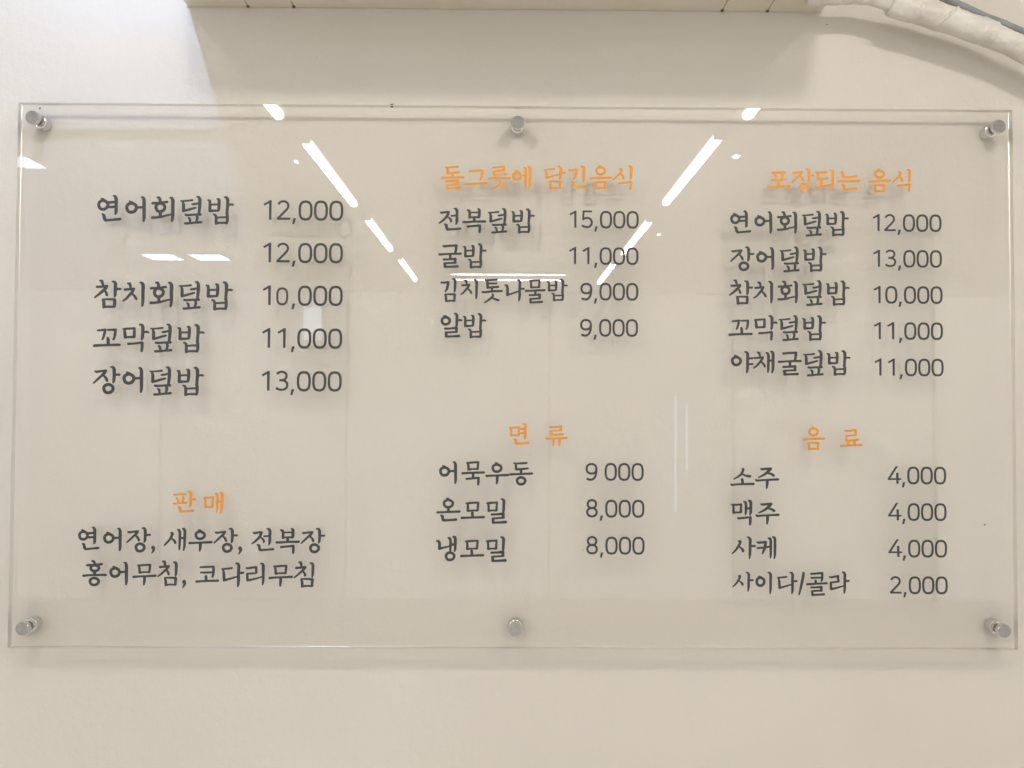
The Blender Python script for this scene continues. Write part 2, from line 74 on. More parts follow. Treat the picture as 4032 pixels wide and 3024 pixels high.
 '냉': [['S',1.25,-7.78,1.25,3.78,-8.16,1.93,5.21,-11.24,2.04,5.26,-18.53,2.15],['S',4.98,-19.09,2.04,10.6,-17.84,1.47,16.22,-16.53,1.25,20.16,-15.4,1.25],['S',18.38,-3.07,1.25,20.36,-3.9,1.81,21.51,-7.26,1.93,21.56,-15.11,1.81,21.33,-22.4,1.47],['S',22.39,-12.87,1.7,27.46,-12.85,1.7],['S',25.69,-1.36,1.36,27.95,-2.47,2.15,28.65,-5.56,2.15,28.6,-15.09,2.04,28.35,-20.7,1.7,27.24,-23.23,0.91],['O',21.04,-30.36,6.06,5.44,1.87]],
 '소': [['S',17.71,-0.91,0.91,18.95,-2.34,1.89,17.91,-6.04,1.81,16.04,-9.34,1.73,11.49,-13.05,1.48,5.09,-16.57,0.91],['S',18.52,-10.15,1.24,23.47,-11.77,1.56,28.83,-12.57,2.06],['S',17.26,-17.13,1.85,17.87,-20.42,1.98,17.87,-23.7,1.98],['S',1.56,-25.0,1.56,2.6,-25.61,1.56,10.23,-24.55,1.4,18.48,-24.32,1.4,34.17,-23.85,1.73]],
 '주': [['S',8.63,-2.2,1.15,10.7,-2.81,1.65,16.89,-2.17,1.65,23.5,-1.73,1.73],['S',23.09,-2.14,2.14,20.19,-5.44,2.14,16.05,-9.16,1.81,10.67,-12.47,1.4,5.29,-14.87,0.91],['S',20.59,-8.73,1.4,24.72,-9.94,1.65,27.6,-11.99,1.98],['S',1.15,-18.66,1.15,2.8,-19.68,1.56,10.65,-19.04,1.4,18.91,-18.6,1.32,34.19,-17.8,1.73],['S',18.08,-19.42,2.14,18.06,-25.17,1.98,17.3,-30.92,1.24]],
 '맥': [['S',0.99,-7.56,0.99,4.29,-7.76,1.48,9.65,-7.53,1.4,15.42,-6.89,1.48],['S',3.46,-8.99,1.56,3.78,-13.09,1.73,3.65,-19.23,1.73],['S',3.85,-19.44,1.65,8.8,-18.81,1.32,13.75,-18.99,1.4],['S',15.42,-6.89,1.4,14.79,-12.64,1.56,14.78,-17.97,1.81],['S',19.35,-2.98,1.15,21.62,-3.8,1.81,22.52,-6.87,1.98,22.5,-13.02,1.89,22.33,-17.94,1.73,21.78,-21.83,0.99],['S',23.66,-12.81,1.65,28.19,-12.79,1.65],['S',26.57,-1.32,1.32,29.05,-2.54,2.14,29.66,-6.02,2.14,29.64,-12.58,2.06,29.42,-18.73,1.89,28.5,-22.43,1.07],['S',10.22,-27.2,1.15,11.67,-27.81,1.56,19.91,-26.96,1.48,29.4,-25.91,1.4],['S',29.07,-26.11,1.81,28.89,-31.03,2.06,28.55,-36.77,1.56]],
 '사': [['S',10.29,-6.88,1.07,12.76,-7.49,2.06,11.93,-11.17,1.81,9.45,-15.68,1.73,5.73,-20.6,1.4,0.99,-25.11,0.99],['S',12.74,-16.08,1.15,15.62,-18.52,1.73,17.06,-20.97,1.89,16.85,-22.4,1.24],['S',23.49,-0.91,0.91,25.96,-1.72,1.56,27.81,-4.58,2.14,27.67,-11.94,2.06,27.56,-20.12,2.06,27.34,-26.66,1.89,26.5,-32.59,0.91],['S',29.64,-14.18,1.56,34.58,-13.96,1.56]],
 '케': [['S',1.15,-9.46,1.15,3.21,-9.86,1.65,8.57,-9.43,1.65,13.93,-9.01,1.73],['S',13.52,-9.01,1.98,13.18,-13.51,2.06,12.26,-17.6,2.06,10.18,-22.93,1.56,8.93,-26.2,0.91],['S',1.34,-17.84,1.32,6.49,-17.54,1.4,11.85,-16.99,1.4],['S',14.32,-16.58,1.48,20.92,-15.61,1.24],['S',17.86,-3.06,1.07,20.13,-3.67,1.81,21.36,-6.53,1.89,21.41,-16.76,1.81,21.29,-26.98,1.65,20.87,-32.1,1.07],['S',24.67,-1.4,1.4,26.73,-2.62,1.98,27.63,-5.69,1.98,27.59,-16.74,1.98,27.39,-28.19,1.73,26.42,-33.1,0.99]],
 '이': [['O',7.49,-14.39,5.62,5.98,1.87],['S',5.29,-6.34,0.98,7.96,-7.66,1.52],['S',19.13,-0.99,0.98,21.63,-1.61,1.61,22.87,-4.52,1.96,22.66,-14.7,1.87,22.62,-25.31,1.78,21.98,-31.94,0.98]],
 '다': [['S',0.89,-8.57,0.89,4.91,-8.56,1.25,14.28,-7.38,1.25],['S',2.41,-9.63,1.07,3.55,-14.05,1.7,3.97,-22.89,1.78],['S',3.96,-23.78,1.7,9.32,-22.44,1.34,15.57,-20.65,1.16,21.83,-18.86,0.98],['S',19.84,-1.17,0.98,22.34,-1.61,1.61,23.66,-4.7,1.96,23.28,-13.11,1.87,23.42,-22.84,1.87,23.13,-29.03,1.61,22.4,-32.13,0.89],['S',25.41,-13.81,1.43,29.43,-13.62,1.43]],
 '/': [['S',7.18,-0.89,0.89,8.07,-2.66,1.78,6.43,-11.52,1.96,4.15,-22.14,1.78,1.43,-33.2,1.07,0.71,-33.65,0.71]],
 '콜': [['S',7.48,-2.81,1.52,14.62,-2.34,1.52,24.01,-1.61,1.61],['S',24.01,-1.61,1.61,23.98,-7.63,1.7,23.51,-11.17,1.61,22.79,-13.38,1.16],['S',7.9,-8.82,1.34,14.6,-8.54,1.34,23.53,-8.34,1.25],['S',14.13,-12.97,1.61,14.38,-16.95,1.61],['S',1.61,-18.31,1.61,7.41,-18.03,1.52,16.34,-17.38,1.34,30.63,-16.73,1.52],['S',7.57,-22.98,1.43,14.53,-22.88,1.34,22.57,-22.23,1.78],['S',22.57,-22.68,1.96,22.55,-26.22,1.78,23.43,-27.98,1.25],['S',8.7,-28.46,1.25,16.29,-27.82,1.34,22.99,-27.81,1.25],['S',8.97,-29.35,1.7,9.3,-34.21,1.61],['S',9.12,-34.03,1.52,18.05,-33.75,1.34,26.27,-33.1,1.7]],
 '라': [['S',1.16,-8.13,1.16,3.84,-8.48,1.34,13.67,-6.68,1.61],['S',13.49,-6.95,1.78,13.65,-11.37,1.61,14.53,-14.47,1.52],['S',2.91,-16.27,1.25,9.16,-15.55,1.25,14.53,-14.91,1.25],['S',2.9,-16.71,1.7,2.86,-25.12,1.78],['S',3.3,-26.0,1.78,10.01,-24.66,1.43,16.27,-22.87,1.16,22.53,-21.08,0.98],['S',20.41,-0.99,0.98,22.64,-1.61,1.61,23.96,-4.7,1.96,23.65,-13.56,1.87,23.68,-23.29,1.78,23.2,-29.05,1.52,22.65,-32.32,0.8],['S',25.7,-13.82,1.43,29.72,-13.81,1.43]],
 '판': [['S',1.74,-5.92,1.32,2.76,-6.12,1.4,10.5,-5.48,1.4,18.24,-5.37,1.65],['S',5.06,-9.79,1.07,6.92,-12.02,1.4,7.98,-14.46,1.48,8.03,-17.73,1.4],['S',14.42,-8.73,1.24,15.67,-10.36,1.81,15.31,-13.62,1.73,14.54,-17.29,1.56],['S',1.32,-18.77,1.32,2.96,-19.37,1.4,10.69,-18.53,1.32,19.65,-17.89,1.48],['S',23.08,-1.15,1.15,25.12,-1.76,1.73,26.79,-4.2,2.14,26.67,-9.91,2.06,26.55,-16.03,1.89,26.02,-21.33,1.81,25.04,-23.98,0.91],['S',28.54,-12.55,1.56,33.03,-12.54,1.56],['S',8.52,-23.63,1.15,10.79,-25.05,1.89,11.32,-28.31,1.98,12.09,-30.55,1.81,19.02,-30.53,1.4,30.01,-29.67,1.81]],
 '매': [['S',1.15,-9.49,1.15,3.6,-9.27,1.56,8.9,-9.05,1.4,15.21,-8.21,1.24],['S',2.8,-10.7,1.32,3.88,-14.78,1.56,3.78,-22.12,1.81],['S',3.99,-22.93,1.73,9.09,-22.71,1.24,13.98,-22.69,1.56],['S',15.01,-8.41,1.32,14.48,-14.74,1.65,14.38,-22.08,1.56],['S',18.6,-2.69,1.07,20.65,-3.5,1.73,21.59,-6.55,1.81,21.7,-14.71,1.73,21.56,-24.91,1.56,20.82,-31.03,0.99],['S',22.44,-14.71,1.56,27.33,-14.69,1.56],['S',25.52,-1.24,1.24,27.57,-2.25,2.06,28.35,-5.31,2.06,28.35,-14.69,2.06,28.2,-24.88,1.81,26.75,-31.82,0.91]],
 '、': [['S',2.8,-2.06,2.06,3.94,-4.6,1.89,2.89,-7.99,1.46,0.99,-10.96,0.77],['S',2.8,-2.06,2.06,1.72,-3.33,1.72]],
 '새': [['S',10.51,-7.19,1.12,12.65,-8.46,2.06,11.27,-12.7,1.89,7.96,-18.22,1.63,1.29,-25.44,1.29],['S',12.17,-16.09,1.2,15.61,-19.04,1.72,16.92,-22.0,1.72],['S',20.46,-2.66,1.12,22.59,-3.59,1.72,23.65,-6.72,1.89,23.64,-17.32,1.8,23.37,-27.49,1.54,23.18,-32.15,1.03],['S',24.46,-15.03,1.54,29.55,-15.01,1.54],['S',27.64,-1.03,1.03,29.78,-2.04,1.89,30.93,-5.0,1.97,30.84,-16.45,1.97,30.58,-27.47,1.72,29.38,-32.98,1.03]],
 '홍': [['S',14.02,-1.12,1.12,16.41,-1.78,1.72,17.89,-4.32,1.72,17.92,-6.43,1.54],['S',7.03,-7.48,1.72,17.34,-6.85,1.46,28.32,-5.81,1.72],['O',18.18,-11.67,6.09,4.29,1.89],['S',17.92,-16.15,2.06,18.01,-21.22,2.06],['S',1.72,-22.96,1.72,9.15,-22.26,1.54,18.44,-21.9,1.46,34.51,-21.6,1.72],['O',17.76,-31.36,6.35,5.15,1.89]],
 '무': [['S',7.37,-2.28,0.94,11.18,-2.43,1.46,17.95,-1.82,1.37,25.57,-1.54,1.54],['S',9.51,-3.71,1.54,10.26,-8.36,1.72,10.5,-12.58,1.72],['S',10.67,-13.01,1.63,17.27,-12.39,1.2,24.89,-12.29,1.46],['S',25.75,-2.39,1.72,25.24,-7.47,1.63,24.88,-11.7,1.54],['S',1.72,-19.37,1.72,9.75,-18.67,1.46,18.21,-18.31,1.37,33.87,-17.59,1.72],['S',17.97,-19.32,2.06,17.65,-26.09,1.89,17.14,-30.73,1.2]],
 '침': [['S',7.89,-1.12,1.12,10.19,-1.95,1.89,11.09,-5.08,1.72,11.13,-7.62,1.37],['S',3.78,-9.59,1.63,10.13,-9.06,1.54,16.73,-8.45,1.72],['S',16.48,-8.87,1.72,13.58,-12.69,1.89,10.23,-15.66,1.54,5.22,-20.32,1.29,1.03,-23.3,1.03],['S',14.03,-14.8,1.2,16.19,-17.76,1.63,16.66,-20.29,1.54],['S',24.01,-2.34,1.03,26.57,-2.92,1.72,27.88,-5.88,2.06,27.73,-13.07,1.97,27.65,-18.99,1.8,26.86,-22.55,0.94],['S',11.06,-25.63,1.12,12.57,-30.03,1.89,12.64,-35.1,1.72,12.25,-36.96,1.03],['S',11.23,-25.38,1.03,18.85,-25.36,1.29,27.33,-25.76,1.72],['S',27.34,-26.6,2.06,26.98,-30.83,1.89,26.87,-35.06,1.72],['S',12.66,-35.94,1.54,19.0,-35.25,1.29,27.05,-35.65,1.29]],
 '코': [['S',7.35,-2.45,1.29,12.86,-2.01,1.46,26.42,-1.46,1.46],['S',26.59,-1.72,1.72,26.68,-8.06,1.89,26.16,-13.14,1.72,25.1,-16.7,1.29],['S',8.31,-10.23,1.37,16.36,-10.21,1.46,25.69,-9.76,1.37],['S',15.59,-15.71,1.89,16.11,-22.05,1.89],['S',1.72,-23.53,1.72,9.76,-22.91,1.54,17.38,-22.47,1.46,33.49,-22.0,1.63]],
 '리': [['S',1.2,-7.87,1.2,4.18,-8.11,1.46,15.19,-6.56,1.54],['S',15.62,-6.98,1.72,15.68,-11.63,1.72,16.31,-14.6,1.29],['S',2.16,-16.33,1.29,9.37,-15.89,1.29,16.15,-15.19,1.12],['S',2.59,-17.17,1.72,2.95,-25.21,1.89],['S',3.13,-26.06,1.72,10.33,-24.77,1.46,17.09,-23.06,1.2,23.86,-20.92,1.03],['S',22.59,-1.03,1.03,24.9,-1.87,1.72,26.21,-4.83,2.23,26.15,-14.14,2.06,26.28,-24.3,1.97,25.84,-30.22,1.46,25.27,-32.59,0.77]],
}
LINES = [
 ['dish_name', [['연',-628.94,266.87,1],['어',-587.19,265.29,1],['회',-548.42,265.14,1],['덮',-505.23,266.38,1],['밥',-464.82,266.25,1]]],
 ['dish_name', [['참',-631.35,139.61,1],['치',-589.19,136.89,1],['회',-548.77,137.38,1.006],['덮',-505.51,138.46,0.996],['밥',-465.48,138.18,1.018]]],
 ['dish_name', [['꼬',-631.51,66.81,1],['막',-588.06,74.33,1],['덮',-546.94,74.5,1.004],['밥',-506.69,74.21,1.014]]],
 ['dish_name', [['장',-630.75,10.59,1],['어',-587.02,9.42,1.0],['덮',-547.17,10.65,1.012],['밥',-506.76,10.24,1.015]]],
 ['heading', [['판',-509.67,-174.08,1],['매',-465.18,-175.25,1]]],
 ['dish_name', [['연',-648.6,-227.71,0.868],['어',-611.73,-229.03,0.893],['장',-577.59,-228.15,0.893],['、',-540.5,-255.36,1],['새',-522.08,-228.96,1],['우',-485.68,-230.81,1.001],['장',-448.61,-228.56,0.886],['、',-411.99,-255.92,1.02],['전',-392.54,-228.71,0.996],['복',-356.84,-228.42,1.015],['장',-319.67,-228.47,0.894]]],
 ['dish_name', [['홍',-641.42,-277.01,1],['어',-601.73,-279.31,0.897],['무',-567.53,-282.07,1],['침',-530.87,-277.2,1],['、',-494.18,-305.46,1.047],['코',-474.67,-284.58,1],['다',-436.62,-279.91,1.1],['리',-400.63,-279.98,1],['무',-366.64,-282.84,1.015],['침',-329.66,-277.73,1.028]]],
 ['heading', [['돌',-115.4,314.5,1],['그',-79.81,309.54,1],['릇',-44.45,315.97,1],['에',-8.85,315.34,1],['담',38.9,316.08,1],['긴',75.98,316.26,1],['음',107.77,317.08,1],['식',142.59,316.99,1]]],
 ['dish_name', [['전',-118.21,251.19,1],['복',-82.62,250.98,1],['덮',-44.6,251.09,0.889],['밥',-9.24,250.89,0.883]]],
 ['dish_name', [['굴',-118.58,196.1,1],['밥',-81.5,197.84,0.887]]],
 ['dish_name', [['김',-115.11,145.1,1],['치',-85.2,143.72,0.797],['톳',-53.3,144.72,1],['나',-18.95,143.75,1],['물',11.27,143.84,1],['밥',44.66,144.98,0.788]]],
 ['dish_name', [['알',-114.3,92.97,1],['밥',-80.97,92.87,0.881]]],
 ['heading', [['면',-11.09,-71.37,1],['류',42.72,-74.1,1]]],
 ['dish_name', [['어',-115.04,-128.79,0.871],['묵',-81.98,-128.48,1],['우',-46.07,-129.77,1],['동',-10.46,-129.29,1]]],
 ['dish_name', [['온',-118.66,-182.91,1],['모',-82.49,-188.58,1],['밀',-44.61,-183.57,1]]],
 ['dish_name', [['냉',-118.87,-239.29,1],['모',-83.01,-245.1,0.996],['밀',-45.01,-239.93,1.009]]],
 ['heading', [['포',376.65,309.82,1],['장',412.91,314.68,0.851],['되',448.15,313.46,1],['는',482.9,311.08,1],['음',529.16,315.3,1.0],['식',565.1,314.9,0.946]]],
 ['dish_name', [['연',320.27,249.97,0.871],['어',356.79,249.04,0.877],['회',390.89,249.09,0.877],['덮',428.79,250.25,0.904],['밥',464.01,250.21,0.894]]],
 ['dish_name', [['장',320.17,195.63,0.893],['어',359.35,194.8,0.887],['덮',394.76,196.1,0.908],['밥',430.29,195.97,0.89]]],
 ['dish_name', [['참',318.55,145.63,0.883],['치',354.98,143.78,0.899],['회',391.35,144.17,0.886],['덮',429.27,145.39,0.902],['밥',464.59,145.15,0.89]]],
 ['dish_name', [['꼬',317.53,85.49,0.89],['막',355.92,92.18,0.897],['덮',393.06,92.48,0.906],['밥',428.6,92.4,0.897]]],
 ['dish_name', [['야',321.05,37.92,1],['채',354.28,38.65,1],['굴',391.44,37.81,1.015],['덮',429.73,40.08,0.919],['밥',465.25,40.0,0.892]]],
 ['heading', [['음',428.2,-74.33,0.976],['료',484.84,-77.95,1]]],
 ['dish_name', [['소',320.18,-136.76,1],['주',356.93,-135.97,1]]],
 ['dish_name', [['맥',320.7,-184.27,1],['주',357.25,-188.54,1.006]]],
 ['dish_name', [['사',321.58,-238.99,1],['케',358.74,-238.17,1]]],
 ['dish_name', [['사',322.59,-291.29,0.881],['이',356.97,-291.47,1],['다',389.01,-291.19,1],['/',420.96,-290.97,1],['콜',432.89,-291.24,1],['라',466.87,-290.52,1]]],
]
PRICES = [['12,000', -380.86, 231.32, 1], ['12,000', -380.76, 167.28, 1], ['1o,000', -380.51, 103.18, 1], ['11,000', -380.6, 39.09, 1], ['13,000', -380.68, -24.83, 1], ['15,000', 78.04, 222.31, 0.873], ['11,000', 77.67, 167.39, 0.873], ['9,000', 95.02, 113.69, 0.873], ['9,000', 94.67, 59.35, 0.873], ['9 000', 103.39, -156.02, 0.873], ['8,000', 104.28, -210.75, 0.873], ['8,000', 104.65, -265.58, 0.873], ['12,000', 535.53, 220.22, 0.873], ['13,000', 535.73, 166.07, 0.873], ['10,000', 536.27, 111.38, 0.873], ['11,000', 536.39, 56.96, 0.873], ['11,000', 536.93, 2.2, 0.873], ['4,000', 555.78, -159.61, 0.873], ['4,000', 555.95, -214.13, 0.873], ['4,000', 556.27, -268.56, 0.873], ['2,000', 558.15, -323.02, 0.873]]
# ------------------------------------------------------------------ materials
def mat(name, col, rough=.5, metal=0, spec=.5, coat=0):
    m = bpy.data.materials.new(name); m.use_nodes = True
    b = m.node_tree.nodes['Principled BSDF']
    b.inputs['Base Color'].default_value = (*col,1); b.inputs['Roughness'].default_value = rough
    b.inputs['Metallic'].default_value = metal; b.inputs['Specular IOR Level'].default_value = spec
    b.inputs['Coat Weight'].default_value = coat
    return m
def N(m, t, **kw):
    n = m.node_tree.nodes.new(t)
    for k,v in kw.items(): setattr(n,k,v)
    return n
def lk(m,a,b): m.node_tree.links.new(a,b)
def noise_mix(m, scale, c1, c2, lo=.35, hi=.65, detail=4, bump=0, bscale=None, bdist=.001, stretch=(1,1,1)):
    b = m.node_tree.nodes['Principled BSDF']
    tc = N(m,'ShaderNodeTexCoord'); mp = N(m,'ShaderNodeMapping'); mp.inputs['Scale'].default_value = stretch
    lk(m,tc.outputs['Object'],mp.inputs[0])
    n = N(m,'ShaderNodeTexNoise'); n.inputs['Scale'].default_value = scale; n.inputs['Detail'].default_value = detail
    lk(m,mp.outputs[0],n.inputs['Vector'])
    rmp = N(m,'ShaderNodeValToRGB'); rmp.color_ramp.elements[0].position = lo; rmp.color_ramp.elements[1].position = hi
    rmp.color_ramp.elements[0].color = (*c1,1); rmp.color_ramp.elements[1].color = (*c2,1)
    lk(m,n.outputs['Fac'],rmp.inputs[0]); lk(m,rmp.outputs[0],b.inputs['Base Color'])
    if bump:
        n2 = N(m,'ShaderNodeTexNoise'); n2.inputs['Scale'].default_value = bscale; n2.inputs['Detail'].default_value = 5
        lk(m,mp.outputs[0],n2.inputs['Vector'])
        bp = N(m,'ShaderNodeBump'); bp.inputs['Strength'].default_value = bump; bp.inputs['Distance'].default_value = bdist
        lk(m,n2.outputs['Fac'],bp.inputs['Height']); lk(m,bp.outputs[0],b.inputs['Normal'])
    return m
# painted plaster: nearly even cream with a fine orange-peel relief from the roller
wall_m = mat('wall_paint',(.72,.70,.66),.62,spec=.3)
noise_mix(wall_m, 2.2,(.703,.672,.624),(.738,.710,.666), .3,.7, 3)
b = wall_m.node_tree.nodes['Principled BSDF']
tc = N(wall_m,'ShaderNodeTexCoord')
na = N(wall_m,'ShaderNodeTexNoise'); na.inputs['Scale'].default_value = 260; na.inputs['Detail'].default_value = 4; na.inputs['Roughness'].default_value = .6
nb = N(wall_m,'ShaderNodeTexNoise'); nb.inputs['Scale'].default_value = 70; nb.inputs['Detail'].default_value = 3
nc = N(wall_m,'ShaderNodeTexNoise'); nc.inputs['Scale'].default_value = 9; nc.inputs['Detail'].default_value = 2
for n_ in (na,nb,nc): lk(wall_m,tc.outputs['Object'],n_.inputs['Vector'])
m1 = N(wall_m,'ShaderNodeMath',operation='MULTIPLY_ADD'); m1.inputs[1].default_value = 2.2; lk(wall_m,nb.outputs[0],m1.inputs[0]); lk(wall_m,na.outputs[0],m1.inputs[2])
m2 = N(wall_m,'ShaderNodeMath',operation='MULTIPLY_ADD'); m2.inputs[1].default_value = 6; lk(wall_m,nc.outputs[0],m2.inputs[0]); lk(wall_m,m1.outputs[0],m2.inputs[2])
bp = N(wall_m,'ShaderNodeBump'); bp.inputs['Strength'].default_value = .6; bp.inputs['Distance'].default_value = .0007
lk(wall_m,m2.outputs[0],bp.inputs['Height']); lk(wall_m,bp.outputs[0],b.inputs['Normal'])
ceil_m = noise_mix(mat('ceiling_paint',(.7,.69,.66),.8), 30,(.68,.67,.64),(.72,.71,.68))
dark_v = noise_mix(mat('charcoal_vinyl',(.055,.058,.06),.5,spec=.35), 60,(.050,.053,.056),(.060,.062,.064), bump=.05,bscale=900,bdist=.0002)
orange_v = noise_mix(mat('orange_vinyl',(.7,.3,.055),.42,spec=.4), 60,(.72,.305,.042),(.76,.325,.048), bump=.05,bscale=900,bdist=.0002)
chrome = noise_mix(mat('chrome',(.62,.61,.6),.07,metal=1), 300,(.70,.70,.70),(.80,.80,.80), bump=.05,bscale=500,bdist=.0002)
stud_m = noise_mix(mat('stud_metal',(.22,.21,.2),.3,metal=1), 300,(.20,.19,.18),(.28,.27,.26))
chrome_face = noise_mix(mat('brushed_cap_face',(.5,.49,.47),.3,metal=1), 250,(.38,.375,.37),(.45,.445,.44))
ac_m = noise_mix(mat('aircon_plastic',(.66,.62,.52),.45), 12,(.76,.72,.60),(.80,.765,.66), bump=.05,bscale=600,bdist=.0002)
gap_m = noise_mix(mat('dark_clip',(.12,.09,.05),.8), 200,(.08,.055,.03),(.20,.15,.09))  # dark brown colour of the small clips at the panel seams
tape_m = noise_mix(mat('pipe_wrap_tape',(.68,.66,.62),.42), 14,(.72,.69,.64),(.82,.80,.76), bump=.5,bscale=75,bdist=.004)
cable_m = noise_mix(mat('grey_pvc',(.3,.32,.34),.45), 40,(.26,.28,.30),(.33,.35,.37))
speck_m = noise_mix(mat('dirt_speck',(.1,.08,.06),.9), 900,(.05,.04,.03),(.14,.11,.08))
house_m = noise_mix(mat('lamp_housing',(.8,.8,.78),.4), 20,(.76,.76,.74),(.82,.82,.80))
def emis(name,col,st):
    m = bpy.data.materials.new(name); m.use_nodes = True; nt = m.node_tree; nt.nodes.clear()
    e = nt.nodes.new('ShaderNodeEmission'); o = nt.nodes.new('ShaderNodeOutputMaterial')
    e.inputs[0].default_value = (*col,1); e.inputs[1].default_value = st; nt.links.new(e.outputs[0],o.inputs[0]); return m
tube_m = emis('warm_tube_light',(1,.94,.86),TUBE); cool_m = emis('cool_tube_light',(.80,.93,1.08),TUBE)
for m_ in (tube_m,cool_m):        # frosted cover: brightest over the tube, dimmer to its sides and at the two ends
    nt=m_.node_tree; e=[n for n in nt.nodes if n.type=='EMISSION'][0]; st=e.inputs[1].default_value
    tcn=nt.nodes.new('ShaderNodeTexCoord'); sp=nt.nodes.new('ShaderNodeSeparateXYZ'); nt.links.new(tcn.outputs['Generated'],sp.inputs[0])
    def mth(op,a,b=None,c=None):
        n=nt.nodes.new('ShaderNodeMath'); n.operation=op
        for i,v in enumerate((a,b,c)):
            if v is None: continue
            if isinstance(v,(int,float)): n.inputs[i].default_value=v
            else: nt.links.new(v,n.inputs[i])
        return n.outputs[0]
    ax=mth('ABSOLUTE',mth('MULTIPLY_ADD',sp.outputs[0],2.0,-1.0)); ay=mth('ABSOLUTE',mth('MULTIPLY_ADD',sp.outputs[1],2.0,-1.0))
    fx=mth('SUBTRACT',1.12,mth('MULTIPLY',mth('POWER',ax,3.0),.95)); fy=mth('SUBTRACT',1.0,mth('MULTIPLY',mth('POWER',ay,40.0),.8))
    nt.links.new(mth('MULTIPLY',mth('MULTIPLY',fx,fy),st),e.inputs[1])
spot_lens = emis('spot_lens',(1,.97,.93),6)
cool_panel_m = emis('cool_panel_light',(.62,.82,1),9)  # cool glow of the ceiling panel lamps
def clear(name, tint, edge=False):
    """clear acrylic: light goes straight through, a Fresnel share is mirrored"""
    m = bpy.data.materials.new(name); m.use_nodes = True; nt = m.node_tree; nt.nodes.clear()
    o = nt.nodes.new('ShaderNodeOutputMaterial'); mx = nt.nodes.new('ShaderNodeMixShader')
    tr = nt.nodes.new('ShaderNodeBsdfTransparent'); tr.inputs[0].default_value = (*tint,1)
    gl = nt.nodes.new('ShaderNodeBsdfGlossy'); gl.inputs['Roughness'].default_value = .3 if edge else .003
    gl.inputs[0].default_value = (1,1,1,1)
    # the same outside-in Fresnel share on both faces of the slab (no false total reflection at the rear face)
    lw = nt.nodes.new('ShaderNodeFresnel'); ge = nt.nodes.new('ShaderNodeNewGeometry'); mr = nt.nodes.new('ShaderNodeMapRange')
    mr.inputs['To Min'].default_value = 1.49; mr.inputs['To Max'].default_value = 1/1.49
    nt.links.new(ge.outputs['Backfacing'],mr.inputs['Value']); nt.links.new(mr.outputs[0],lw.inputs[0])
    if edge:     # the polished edge reflects internally nearly everything that reaches it
        mr.inputs['To Min'].default_value = mr.inputs['To Max'].default_value = 1
        gl.inputs[0].default_value = (.93,.92,.90,1)
    (nt.links.new(lw.outputs[0],mx.inputs[0]) if not edge else setattr(mx.inputs[0],'default_value',.82)); nt.links.new(tr.outputs[0],mx.inputs[1]); nt.links.new(gl.outputs[0],mx.inputs[2])
    nt.links.new(mx.outputs[0],o.inputs[0]); return m
acryl = clear('clear_acrylic',(.995,.993,.988))
acryl_edge = clear('acrylic_sawn_edge',(.9,.89,.86),True)

# ------------------------------------------------------------------ helpers
def link_mesh(name, verts, faces, m, parent=None, loc=(0,0,0), smooth=False, mats=None, fm=None):
    me = bpy.data.meshes.new(name); me.from_pydata([tuple(v) for v in verts],[],faces); me.update()
    for mm in (mats or [m]): me.materials.append(mm)
    if fm:
        for p,i in zip(me.polygons,fm): p.material_index = i
    if smooth:
        for p in me.polygons: p.use_smooth = True
    o = bpy.data.objects.new(name,me); COL.objects.link(o); o.location = loc; o.parent = parent; return o
def box(x0,x1,y0,y1,z0,z1,bev=0):
    bm = bmesh.new()
    bmesh.ops.create_cube(bm,size=1)
    for v in bm.verts: v.co = Vector(((x0+x1)/2+v.co.x*(x1-x0),(y0+y1)/2+v.co.y*(y1-y0),(z0+z1)/2+v.co.z*(z1-z0)))
    if bev: bmesh.ops.bevel(bm,geom=list(bm.edges),offset=bev,segments=3,profile=.6,affect='EDGES')
    return bm
def bm_obj(name,bm,m,parent=None,loc=(0,0,0),smooth=False):
    bmesh.ops.recalc_face_normals(bm,faces=bm.faces)
    me = bpy.data.meshes.new(name); bm.to_mesh(me); bm.free()
    for mm in (m if isinstance(m,list) else [m]): me.materials.append(mm)
    if smooth:
        for p in me.polygons: p.use_smooth = True
    o = bpy.data.objects.new(name,me); COL.objects.link(o); o.location = loc; o.parent = parent; return o
def tag(o,label=None,cat=None,group=None,kind=None):
    for k,v in (('label',label),('category',cat),('group',group),('kind',kind)):
        if v: o[k] = v
    return o
def empty(name,loc,label,cat,group=None):
    o = bpy.data.objects.new(name,None); COL.objects.link(o); o.location = loc; o.empty_display_size = .02
    return tag(o,label,cat,group)
def lathe_y(profile, n=48):
    """profile of (radius, y) turned about the y axis"""
    vs=[];fs=[]
    for rad,y in profile:
        for i in range(n):
            a=2*math.pi*i/n; vs.append((rad*math.cos(a),y,rad*math.sin(a)))
    for j in range(len(profile)-1):
        for i in range(n):
            k=(i+1)%n; fs.append((j*n+i,j*n+k,(j+1)*n+k,(j+1)*n+i))
    fs.append(tuple(range(n))[::-1]); fs.append(tuple(range((len(profile)-1)*n,len(profile)*n)))
    return vs,fs

